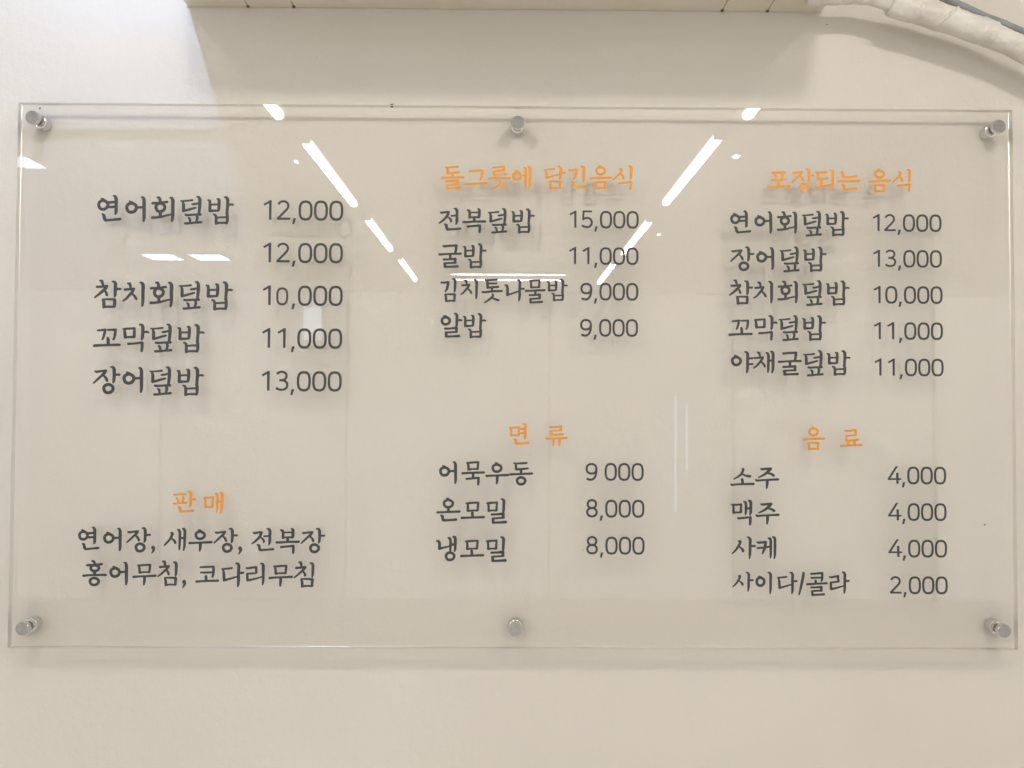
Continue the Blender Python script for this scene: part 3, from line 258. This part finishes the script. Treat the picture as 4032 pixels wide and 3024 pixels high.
# ------------------------------------------------------------------ the setting
wall = link_mesh('wall',[(-7,0,-1.7),(7,0,-1.7),(7,0,CEIL),(-7,0,CEIL)],[(0,1,2,3)],wall_m); tag(wall,kind='structure')
back_wall = link_mesh('back_wall',[(-7,-5.4,-1.7),(7,-5.4,-1.7),(7,-5.4,CEIL),(-7,-5.4,CEIL)],[(3,2,1,0)],wall_m); tag(back_wall,kind='structure')
floor_m = noise_mix(mat('floor_tile',(.6,.56,.5),.45), 6,(.70,.665,.61),(.76,.725,.67))
floor = link_mesh('floor',[(-7,0,-1.7),(7,0,-1.7),(7,-5.4,-1.7),(-7,-5.4,-1.7)],[(3,2,1,0)],floor_m); tag(floor,kind='structure')
ceiling = link_mesh('ceiling',[(-7,0,CEIL),(7,0,CEIL),(7,-5.4,CEIL),(-7,-5.4,CEIL)],[(0,1,2,3)],ceil_m); tag(ceiling,kind='structure')
def speck(name, x, z, rad, y=0, parent=None, m=speck_m, sz=1):
    vs,fs = [(0,-rad*.35,0)],[]
    n = 10
    for i in range(n):
        a=2*math.pi*i/n; rr=rad*random.uniform(.75,1.15); vs.append((rr*math.cos(a),-.00005,rr*sz*math.sin(a)))
    for i in range(n): fs.append((0,1+i,1+(i+1)%n))
    return link_mesh(name,vs,fs,m,parent,(x,y,z))
speck('nail_hole',-.7335,.4075,.0018,parent=wall); speck('nail_hole',.718,-.2245,.0014,parent=wall)
for x,z,rr in ((.4795,.548,.0011),(-.52,-.205,.0006),(.021,-.12,.0007),(.0915,-.414,.0005),(-.30,-.31,.0005),(-.31,.49,.0005),(.29,-.36,.0004),(-.335,.045,.0004)):
    speck('paint_speck',x,z,rr,parent=wall)

# ------------------------------------------------------------------ the menu board
BW,BH = .75,.8127/2
YF,YB = -.0270,-.0172        # front and back of the acrylic sheet
board = empty('menu_board',(0,0,0),'clear acrylic menu board with charcoal and orange Korean lettering on chrome wall standoffs','menu board')
c=.0006
vs=[];fs=[];fm=[]
ring=lambda s,y:[(-BW+s,y,-BH+s),(BW-s,y,-BH+s),(BW-s,y,BH-s),(-BW+s,y,BH-s)]
for s,y in ((c,YF),(0,YF+c),(0,YB-c),(c,YB)): vs+=ring(s,y)
fs.append((0,1,2,3)); fm.append(0)
for j in range(3):
    for i in range(4):
        k=(i+1)%4; fs.append((j*4+i,j*4+k,(j+1)*4+k,(j+1)*4+i)); fm.append(1)
fs.append((15,14,13,12)); fm.append(0)
panel = link_mesh('acrylic_panel',vs,fs,None,board,mats=[acryl,acryl_edge],fm=fm)
# six standoffs: barrel on the wall, narrow stud through the sheet, round cap in front
barrel_p = [(.0098,0),(.0105,-.0007),(.0105,-.0138),(.0102,-.0146),(.0095,-.0152),(.0072,-.0153),(.0072,-.0171)]
stud_p = [(.0070,-.0170),(.0070,-.0272)]
cap_p = [(.0080,-.0272),(.0100,-.0273),(.0105,-.0278),(.0105,-.0318),(.0103,-.0325),(.0097,-.0331)]
bv,bf = lathe_y(barrel_p); sv,sf = lathe_y(stud_p,32); cv,cf = lathe_y(cap_p)
fv,ff = lathe_y([(.0096,-.03301),(.0094,-.0332)])
proto=None
for i,(x,z) in enumerate(((-.7249,.3815),(-.0003,.3794),(.7255,.3787),(-.7249,-.3765),(.0001,-.3765),(.7255,-.3765))):
    if proto is None:
        a = link_mesh('standoff',bv,bf,chrome,board,(x,0,z),True)
        kids = [link_mesh('stud',sv,sf,stud_m,a,(0,0,0),True),link_mesh('cap',cv,cf,chrome,a,(0,0,0),True),link_mesh('cap_face',fv,ff,chrome_face,a,(0,0,0))]
        for o in [a]+kids[:2]:
            for p in o.data.polygons:
                if len(p.vertices)>4: p.use_smooth=False
            o.data.set_sharp_from_angle(angle=math.radians(40))
        proto=(a,kids)
    else:
        a = proto[0].copy(); COL.objects.link(a); a.location=(x,0,z)
        for k_ in proto[1]:
            q=k_.copy(); COL.objects.link(q); q.parent=a

# ---- cut vinyl lettering: strokes -> distance field -> outline, shared by alike letters
def seg_sdf(X,Z,pts):
    d=np.full(X.shape,1e9)
    for i in range(0,len(pts)-3,3):
        ax,az,ra,bx,bz,rb=pts[i:i+6]
        vx,vz=bx-ax,bz-az; L=vx*vx+vz*vz+1e-12
        t=np.clip(((X-ax)*vx+(Z-az)*vz)/L,0,1)
        d=np.minimum(d,np.hypot(X-ax-t*vx,Z-az-t*vz)-(ra+(rb-ra)*t))
    return d
def smooth_pts(p):
    P=[np.array(p[i:i+3]) for i in range(0,len(p),3)]
    if len(P)<3: return p
    out=[]
    for i in range(len(P)-1):
        p0=P[max(i-1,0)];p1=P[i];p2=P[i+1];p3=P[min(i+2,len(P)-1)]
        for t in (0,.25,.5,.75):
            # centripetal-ish: half-strength Catmull-Rom keeps corners tight
            q=.5*((2*p1)+(p2-p0)*t+(2*p0-5*p1+4*p2-p3)*t*t+(3*p1-p0-3*p2+p3)*t**3)
            lin=p1+(p2-p1)*t
            out+=list(.5*q+.5*lin)
    out+=list(P[-1]); return out
def poly_sdf(X,Z,P):
    d=np.full(X.shape,1e9); s=np.ones(X.shape)
    n=len(P)
    for i in range(n):
        ax,az=P[i];bx,bz=P[i-1]
        ex,ez=bx-ax,bz-az; wx,wz=X-ax,Z-az
        t=np.clip((wx*ex+wz*ez)/(ex*ex+ez*ez+1e-12),0,1)
        d=np.minimum(d,np.hypot(wx-ex*t,wz-ez*t))
        c1=Z>=az;c2=Z<bz;c3=ex*wz>ez*wx
        s=np.where((c1&c2&c3)|(~c1&~c2&~c3),-s,s)
    return d*s
def mesh_from_strokes(name, strokes, step, m, thick=.25, grow=0):
    xs=[];zs=[];conv=[]
    for e in strokes:
        k=e[0]
        if k=='S':
            p=smooth_pts(e[1:]); conv.append(('S',p))
            for i in range(0,len(p),3): xs+=[p[i]-p[i+2],p[i]+p[i+2]]; zs+=[p[i+1]-p[i+2],p[i+1]+p[i+2]]
        elif k=='O':
            cx,cz,rx,rz,rr=e[1:6]; ex=e[6] if len(e)>6 else 2.0
            p=[];nn=56
            for i in range(nn+1):
                a=2*math.pi*i/nn; ca,sa=math.cos(a),math.sin(a)
                wob=1+(.02*math.sin(3*a+1)+.012*math.sin(5*a)) if ex==2.0 else 1
                p+=[cx+wob*rx*math.copysign(abs(ca)**(2/ex),ca),cz+wob*rz*math.copysign(abs(sa)**(2/ex),sa),rr]
            conv.append(('S',p)); xs+=[cx-rx-rr-.3,cx+rx+rr+.3]; zs+=[cz-rz-rr-.3,cz+rz+rr+.3]
        elif k=='P':
            P=[(e[i],e[i+1]) for i in range(1,len(e),2)]; conv.append(('P',P))
            xs+=[q[0] for q in P]; zs+=[q[1] for q in P]
        elif k=='F':          # flat-ended stroke of half-width e[1]
            h=e[1]; p=[];
            for i in range(2,len(e),2): p+=[e[i],e[i+1],0]
            q=smooth_pts(p); q=[(q[i],q[i+1]) for i in range(0,len(q),3)]
            Lf=[];Rt=[]
            for i,(a,b) in enumerate(q):
                a0,b0=q[max(i-1,0)];a1,b1=q[min(i+1,len(q)-1)]
                dx,dz=a1-a0,b1-b0;l=math.hypot(dx,dz) or 1
                Lf.append((a-dz/l*h,b+dx/l*h));Rt.append((a+dz/l*h,b-dx/l*h))
            P=Lf+Rt[::-1]; conv.append(('P',P)); xs+=[v[0] for v in P]; zs+=[v[1] for v in P]
    x0,x1,z0,z1=min(xs)-step*2,max(xs)+step*2,min(zs)-step*2,max(zs)+step*2
    nx=int((x1-x0)/step)+2;nz=int((z1-z0)/step)+2
    gx=x0+np.arange(nx)*step;gz=z0+np.arange(nz)*step
    X,Z=np.meshgrid(gx,gz)
    D=np.full(X.shape,1e9)
    for k,p in conv: D=np.minimum(D,seg_sdf(X,Z,p) if k=='S' else poly_sdf(X,Z,p))
    D=D-grow; D[np.abs(D)<1e-6]=1e-6
    V={};vl=[]
    def vid(key,pt):
        if key not in V: V[key]=len(vl); vl.append(pt)
        return V[key]
    faces=[];side=[]
    for j in range(nz-1):
        row=D[j:j+2]
        act=np.where(row.min(0)<0)[0]
        cols=set(act.tolist())|set((act-1).tolist())
        for i in sorted(cols):
            if i<0 or i>=nx-1: continue
            c4=[(i,j),(i+1,j),(i+1,j+1),(i,j+1)]
            dv=[D[b,a] for a,b in c4]
            if all(d>0 for d in dv): continue
            poly=[];iso=[]
            for q in range(4):
                a=c4[q];b=c4[(q+1)%4];da,db=dv[q],dv[(q+1)%4]
                if da<0: poly.append(vid(a,(gx[a[0]],gz[a[1]]))); iso.append(False)
                if (da<0)!=(db<0):
                    t=da/(da-db); key=(min(a,b),max(a,b))
                    poly.append(vid(key,(gx[a[0]]+(gx[b[0]]-gx[a[0]])*t,gz[a[1]]+(gz[b[1]]-gz[a[1]])*t))); iso.append(da<0)
            if len(poly)<3: continue
            faces.append(tuple(poly))
            for q in range(len(poly)):
                if iso[q] and not isinstance(iso[q],tuple):
                    side.append((poly[q],poly[(q+1)%len(poly)]))
    k=.001; nv=len(vl)
    verts=[(a*k,-thick*k,b*k) for a,b in vl]+[(a*k,0,b*k) for a,b in vl]
    faces=[tuple(f_) for f_ in faces]+[(b_,a_,a_+nv,b_+nv) for a_,b_ in side]
    me=bpy.data.meshes.new(name); me.from_pydata(verts,[],faces); me.materials.append(m); me.update()
    return me
CUT={}
def glyph(ch,m,name):
    key=(ch,m.name)
    if key not in CUT:
        me=None
        for (c_,mm),x in CUT.items():
            if c_==ch: me=x.copy(); me.materials.clear(); me.materials.append(m)
        if me is None: me=mesh_from_strokes(name,GLYPHS[ch],.36,m,grow=.15)
        CUT[key]=me
    return CUT[key]
U=.3795/5.53
def du(s):
    o=[]
    for e in s:
        if e[0]=='O': o.append(['O']+[v*U for v in e[1:6]]+e[6:])
        else: o.append([e[0]]+[v*U for v in e[1:]])
    return o
DIG={
'0':[['O',168,207,126,195,27,2.7]],
'o':[['O',168*.88,190,107,173,24,2.7]],
'1':[['P',180,0,232,0,235,430,197,430,55,347,80,309,177,362]],
'2':[['F',25,45,339,85,388,125,404,160,407,205,398,242,370,262,325,262,290,245,250,200,195,130,125,55,47],['P',17,0,306,0,307,48,80,50,17,62]],
'3':[['F',25,55,363,95,395,135,410,170,412,215,400,250,372,265,325,250,270,215,240,170,228,108,227],['F',25,108,227,185,226,235,208,270,175,282,130,270,75,235,38,185,22,140,20,90,32,35,60]],
'4':[['P',199,437,257,437,64,138,332,138,332,94,-5,94,-5,124],['P',208,273,268,273,270,0,214,0]],
'5':[['P',54,435,287,435,287,391,54,391],['P',54,435,105,435,93,242,77,191,39,191],['F',26,66,206,105,240,160,249,215,240,260,205,284,150,275,85,235,35,180,17,130,18,85,32,32,60]],
'8':[['O',156,319,103,97,27,2.25],['O',157,118,117,103,27,2.25]],
'9':[['O',159,282,120,118,27,2.3],['F',28,282,300,279,220,262,110,225,48,180,16,130,10,85,18,40,36]],
',':[['P',40,37,99,37,62,-93,14,-93]]}
BEAR={'1':55,'9':12,'8':11,'4':-5,'2':17,'3':35,'5':32}
GLYPH_FACE = YF-.00006
NAMES={'heading':'orange heading letters'}
for kind,items in LINES:
    m = orange_v if kind=='heading' else dark_v
    x0=items[0][1]/1000; z0=items[0][2]/1000
    ln=bpy.data.objects.new(kind,None); COL.objects.link(ln); ln.parent=board; ln.location=(x0,GLYPH_FACE,z0); ln.empty_display_size=.01
    if kind=='heading': ln['label']='orange heading lettering'
    for ch,x,z,s in items:
        nm={'、':'comma','/':'slash'}.get(ch,'letter')
        o=bpy.data.objects.new(nm,glyph(ch,m,nm)); COL.objects.link(o); o.parent=ln
        o.location=(x/1000-x0,0,z/1000-z0); o.scale=(s,1,s)
for txt,x,z,s in PRICES:
    ln=bpy.data.objects.new('price',None); COL.objects.link(ln); ln.parent=board; ln.location=(x/1000,GLYPH_FACE,z/1000); ln.empty_display_size=.01
    cx=-BEAR[txt[0]]
    for ch in txt:
        if ch!=' ':
            key=(ch,'num')
            nm='comma' if ch==',' else 'digit'
            if key not in CUT: CUT[key]=mesh_from_strokes(nm,du(DIG[ch]),.32,dark_v)
            o=bpy.data.objects.new(nm,CUT[key]); COL.objects.link(o); o.parent=ln
            o.location=(cx*U*s/1000,0,0); o.scale=(s,1,s)
        cx+=137 if ch in ', ' else 335
# two scraps of dark vinyl left on the sheet by its top edge
for pts in (((-.1922,.4061),(-.1880,.4062),(-.1873,.4083),(-.1885,.4079),(-.1921,.4076)),((-.1921,.4025),(-.1880,.4018),(-.1880,.4046),(-.1900,.4048),(-.1917,.4042))):
    cx=sum(p[0] for p in pts)/5; cz=sum(p[1] for p in pts)/5
    P=[]
    for a_,b_ in pts: P+=[(a_-cx)*1000,(b_-cz)*1000]
    me=mesh_from_strokes('vinyl_scrap',[['P']+P],.15,dark_v)
    o=bpy.data.objects.new('vinyl_scrap',me); COL.objects.link(o); o.parent=board; o.location=(cx,GLYPH_FACE,cz)

# a little dust and a few pale scuffs on the front of the sheet
dust_m = noise_mix(mat('pale_dust',(.8,.78,.74),.8), 700,(.72,.70,.66),(.86,.84,.80))
for i in range(16):
    speck('dust_speck',random.uniform(-.72,.72),random.uniform(-.38,.38),random.uniform(.0004,.0009),YF-.00005,board,dust_m)
for x,z in ((-.205,.03),(-.31,-.385),(.10,-.26),(.345,.225),(-.62,-.30)):
    speck('dust_speck',x,z,.0006,YF-.00005,board,speck_m)

# ------------------------------------------------------------------ air conditioner above the board (its underside shows)
ac = empty('air_conditioner',(-.01,0,.57),'long cream wall air conditioner whose underside runs along the top of the photo','air conditioner')
AX0,AX1,AZ = -.503,.483,.0
bm = box(AX0,AX1,-.29,-.003,AZ+.004,AZ+.26,.012); bm_obj('body',bm,ac_m,ac,smooth=False)
seams=[-.405,-.335,.325,.395]
xs=[AX0+.004]+seams+[AX1-.004]
pm=None
for a_,b_ in zip(xs[:-1],xs[1:]):
    bm=box(a_+.0007,b_-.0007,-.275,-.004,AZ-.004,AZ+.0055,.0008)
    for v in bm.verts:
        v.co.z += .0
    bm_obj('bottom_panel',bm,ac_m,ac)
for x in seams:
    bm=box(x-.0022,x+.0022,-.008,-.0035,AZ-.0058,AZ-.0035,.0008); bm_obj('clip',bm,gap_m,ac)
bm=box(-.40,.38,-.19,-.12,AZ-.0015,AZ+.001,.001)
bm_obj('rear_plate',box(AX0+.002,AX1-.002,-.003,-.0005,AZ-.0035,AZ+.25),ac_m,ac)

# ------------------------------------------------------------------ taped pipe and grey cable
def tube(path, rad, n=40, m=None, name='pipe', parent=None, rough=0, wrap=0, loc=(0,0,0)):
    P=[Vector(p) for p in path]
    Q=[];R_=[]
    for i in range(len(P)-1):
        p0=P[max(i-1,0)];p1=P[i];p2=P[i+1];p3=P[min(i+2,len(P)-1)]
        ns=max(2,int((p2-p1).length/.0015))
        for j in range(ns):
            t=j/ns
            Q.append(.5*((2*p1)+(p2-p0)*t+(2*p0-5*p1+4*p2-p3)*t*t+(3*p1-p0-3*p2+p3)*t**3)); R_.append(rad(i+t) if callable(rad) else rad)
    Q.append(P[-1]);R_.append(rad(len(P)-1) if callable(rad) else rad)
    vs=[];fs=[];L=0
    for i,q in enumerate(Q):
        if i: L+=(Q[i]-Q[i-1]).length
        d=(Q[min(i+1,len(Q)-1)]-Q[max(i-1,0)]).normalized()
        a=d.cross(Vector((0,1,0))).normalized(); b_=a.cross(d)
        for k in range(n):
            th=2*math.pi*k/n
            rr=R_[i]
            if wrap:      # overlapping turns of tape: a saw-tooth step along a slanting spiral, plus soft creases
                ph=(L/wrap+.16*math.sin(th+.6)+.10*noise.noise(Vector((L*30,th,3))))%1
                rr+=.0011*ph-.0005*(1 if ph>.96 else 0)
                rr+=.0016*noise.noise(Vector((q.x*55,th*1.3,q.z*55)))+.0008*noise.noise(Vector((q.x*190,th*3.1,q.z*150)))
            vs.append(q+(a*math.cos(th)+b_*math.sin(th))*rr)
    for i in range(len(Q)-1):
        for k in range(n):
            j=(k+1)%n; fs.append((i*n+k,i*n+j,(i+1)*n+j,(i+1)*n+k))
    fs.append(tuple(range(n))[::-1]);fs.append(tuple(range((len(Q)-1)*n,len(Q)*n)))
    return link_mesh(name,vs,fs,m,parent,loc,True)
YP=-.052
pipe = empty('insulated_pipe',(.7,0,.52),'white tape-wrapped pipe sloping down the wall from behind the air conditioner','pipe')
off=Vector((.7,0,.52))
def P3(x,z,y=YP): return Vector((x,y,z))-off
tube([P3(.43,.566,-.045),P3(.477,.566),P3(.511,.5663),P3(.5416,.5596),P3(.57,.549)],.0118,m=tape_m,name='thin_sleeve',parent=pipe,wrap=.022)
tube([P3(.552,.5545),P3(.5585,.5525),P3(.590,.5450),P3(.6201,.5365),P3(.657,.5250),P3(.704,.5085)],lambda t:.0176 if t>.9 else .0125+.0051*t/.9,m=tape_m,name='upper_sleeve',parent=pipe,wrap=.036)
tube([P3(.692,.5135),P3(.7123,.5044),P3(.7568,.4831),P3(.7952,.4625),P3(.86,.428),P3(.95,.38)],lambda t:.0160,m=tape_m,name='lower_sleeve',parent=pipe,wrap=.040)
# a tight tie band round the upper sleeve
bd=[]
ctr=P3(.634,.5325); d=Vector((.045,0,-.0185)).normalized(); a=d.cross(Vector((0,1,0))).normalized(); b_=a.cross(d)
for k in range(41):
    th=2*math.pi*k/40; bd.append(ctr+(a*math.cos(th)+b_*math.sin(th))*.0184+d*(.009*math.cos(th)))
tube(bd,.0022,n=10,m=tape_m,name='tie_band',parent=pipe)
cable = tube([Vector((.62,-.012,.598)),Vector((.665,-.012,.581)),Vector((.7035,-.012,.5635)),Vector((.721,-.012,.5553)),Vector((.7449,-.012,.5470)),Vector((.7815,-.012,.5315)),Vector((.9,-.012,.488))],.0052,n=24,m=cable_m,name='grey_cable')
tag(cable,'grey plastic cable running on the wall behind the taped pipe at top right','cable')

# ------------------------------------------------------------------ ceiling lamps, seen mirrored in the acrylic
def lamp(x,y0,y1,label,group,along_y=True,x1=None,w=.020,h=.022,em=None):
    if along_y: L=abs(y1-y0); cx,cy=x,(y0+y1)/2; rz=0
    else: L=abs(x1-x); cx,cy=(x+x1)/2,y0; rz=math.pi/2
    t=empty('tube_lamp',(cx,cy,CEIL),label,'ceiling lamp',group); t.rotation_euler=(0,0,rz)
    bm_obj('housing',box(-.026,.026,-L/2,L/2,-.018,-.0005,.003),house_m,t)
    n=14;vs=[];fs=[]
    for s_ in (-L/2+.006,L/2-.006):
        for i in range(n+1):
            a_=math.pi*i/n; vs.append((-w*math.cos(a_),s_,-.0185-h*math.sin(a_)))
    for i in range(n): fs.append((i,i+1,n+2+i,n+1+i))
    fs.append(tuple(range(n+1)));fs.append(tuple(range(n+1,2*n+2))[::-1])
    link_mesh('diffuser',vs,fs,em or tube_m,t)
    for s_ in (-L/2,L/2-.006): bm_obj('end_cap',box(-w-.003,w+.003,s_,s_+.006,-.021-h,-.018,.002),house_m,t)
    return t
G1='fluorescent lamps mirrored as a slanting row on the left of the board'; G2='fluorescent lamps mirrored as a slanting row on the right of the board'
ordn=['nearest the wall','second from the wall','third from the wall','farthest from the wall']
for i,(a_,b_) in enumerate(((-.74,-1.316),(-1.54,-2.42),(-2.68,-3.48),(-3.74,-4.63))):
    lamp((-.748,-.726,-.714,-.700)[i],a_,b_,'white ceiling tube lamp of the left row, mirrored in the board, '+ordn[i],G1)
for i,(a_,b_) in enumerate(((-.74,-1.285),(-1.47,-2.36),(-2.68,-3.58),(-3.86,-4.72))):
    lamp((.748,.712,.703,.693)[i],a_,b_,'white ceiling tube lamp of the right row, mirrored in the board, '+ordn[i],G2)
lamp(-.42,-4.40,-4.40,'white crosswise ceiling tube lamp, upper of two mirrored level behind the middle lettering','fluorescent lamps mirrored level in the middle',False,.42,.011,.007)
lamp(-.42,-4.64,-4.64,'white crosswise ceiling tube lamp, lower of two mirrored level behind the middle lettering','fluorescent lamps mirrored level in the middle',False,.42,.011,.007)
# glowing panes added across the far end to brighten what the acrylic mirrors
sf=empty('glow_panes',(0,-5.36,-.35),'added pale glowing panes across the far end of the room, mirrored faintly in the board','glow_panes')
pane_m=emis('added_pane_glow',(1,.945,.885),.78)  # glow added to lift the reflections in the sheet
xs_=[-6.4,-4.6,-2.9,-1.35,.35,1.9,3.6,5.0,6.4]
for a_,b_ in zip(xs_[:-1],xs_[1:]):
    bm_obj('pane',box(a_+.014,b_-.014,-.004,.004,-1.34,1.22),pane_m,sf)
for a_ in xs_: bm_obj('mullion',box(a_-.014,a_+.014,-.02,.03,-1.34,1.22,.004),house_m,sf)
# small cool-white panel lamps further left and a notice with an added glow on the far wall, also only seen as reflections
def panel_lamp(x0,x1,y0,y1,label,group=None):
    t=empty('panel_lamp',((x0+x1)/2,(y0+y1)/2,CEIL),label,'ceiling lamp',group)
    w,l=(x1-x0)/2,abs(y1-y0)/2
    bm_obj('frame',box(-w-.012,w+.012,-l-.012,l+.012,-.012,-.0005,.002),house_m,t)
    bm_obj('lit_panel',box(-w,w,-l,l,-.016,-.0121),cool_panel_m,t)
lamp(-2.3,-.35,-1.25,'added cool white fill tube lamp left of the camera, nearest the menu wall','added fill lamps at the sides',em=cool_m)  # unseen side lamps, added for soft fill light on the wall
lamp(-2.3,-1.5,-2.3,'added white fill tube lamp left of the camera, second from the menu wall','added fill lamps at the sides')
lamp(2.3,-.45,-1.25,'added white fill tube lamp right of the camera, nearest the menu wall','added fill lamps at the sides')
lamp(2.3,-1.5,-2.3,'added white fill tube lamp right of the camera, second from the menu wall','added fill lamps at the sides')
G3='cool white panel lamps mirrored at the left of the board'
panel_lamp(-2.34,-2.15,-3.76,-3.94,'cool white ceiling panel lamp, left one of a pair mirrored below the first dish line',G3)
panel_lamp(-2.04,-1.84,-3.76,-3.94,'cool white ceiling panel lamp, right one of a pair mirrored below the first dish line',G3)
panel_lamp(-2.03,-1.86,-1.81,-1.93,'cool white ceiling panel lamp mirrored at the left edge of the board',G3)
nt_=empty('glow_notice',(-1.65,-5.39,.632),'narrow pale notice with an added glow on the far wall, mirrored behind the left prices','notice')
bm_obj('case',box(-.085,.085,-.008,.03,-.168,.168,.004),house_m,nt_)
bm_obj('lit_face',box(-.077,.077,.0305,.034,-.158,.158),emis('notice_glow',(.74,.85,1),3),nt_)  # paper notice given a glow, as plain white stays too dim
# recessed downlights: one close to the wall that rakes the plaster, two further out that throw the crisp letter shadows
def downlight(x,y,label,power,col,group=None,tilt=0,soft=.012,size=120):
    dl = empty('downlight',(x,y,CEIL),label,'downlight',group)
    v_,f_=lathe_y([(.030,-.004),(.034,-.002),(.034,-.0004)],32)
    link_mesh('rim',[(a_,c_,b2) for a_,b2,c_ in [(p[0],p[1],p[2]) for p in v_]],f_,house_m,dl)
    ld=bpy.data.lights.new('bulb','SPOT'); ld.energy=power; ld.color=col; ld.shadow_soft_size=soft; ld.spot_size=math.radians(size); ld.spot_blend=.6
    lo=bpy.data.objects.new('bulb',ld); COL.objects.link(lo); lo.parent=dl; lo.location=(0,0,-.02); lo.rotation_euler=(math.radians(tilt),0,0)
downlight(-.600,-.30,'small recessed ceiling downlight close to the wall, left of the air conditioner',3.4,(.60,.82,1.30),tilt=12)
G4='pair of recessed downlights in front of the board'
downlight(-.52,-.88,'small recessed ceiling downlight in front of the left half of the board',8.6,(1,.95,.85),G4,tilt=25,soft=.042,size=160)
downlight(.52,-.88,'small recessed ceiling downlight in front of the right half of the board',8.2,(1,.94,.84),G4,tilt=25,soft=.042,size=160)
G5='far recessed downlights mirrored as small glints'
lens_m = emis('glint_lens',(1,.98,.95),30)
def glint(x,y,r_,label):
    dl = empty('downlight',(x,y,CEIL),label,'downlight',G5)
    v_,f_=lathe_y([(.026,-.004),(.030,-.002),(.030,-.0004)],32)
    link_mesh('rim',[(p[0],p[2],p[1]) for p in v_],f_,house_m,dl)
    v_,f_=lathe_y([(r_*.6,-.0075),(r_,-.0045)],20)
    link_mesh('lens',[(p[0],p[2],p[1]) for p in v_],f_,lens_m,dl)
glint(-.84,-1.86,.008,'small glint of a downlight mirrored left of the nearest left lamp streak')
glint(.855,-1.76,.013,'bright glint of a downlight mirrored right of the nearest right lamp streak')
glint(.83,-3.12,.009,'small glint of a downlight mirrored above the 11,000 of the middle column')
# cool upright light strips on the far wall, mirrored as faint vertical streaks
strip_m = emis('cool_strip',(.72,.86,1),2.2)
for x,z0,z1,lb in ((1.405,-.95,.02,'tall cool light strip on the far wall, mirrored as the left faint vertical streak'),(1.50,-.60,-.05,'short cool light strip on the far wall, mirrored as the right faint vertical streak')):
    t=empty('light_strip',(x,-5.30,(z0+z1)/2),lb,'light strip','cool light strips mirrored beside the middle lettering')
    hh=(z1-z0)/2
    bm_obj('channel',box(-.014,.014,-.010,0,-hh-.01,hh+.01,.002),house_m,t)
    bm_obj('lit_face',box(-.009,.009,.0005,.004,-hh,hh),strip_m,t)
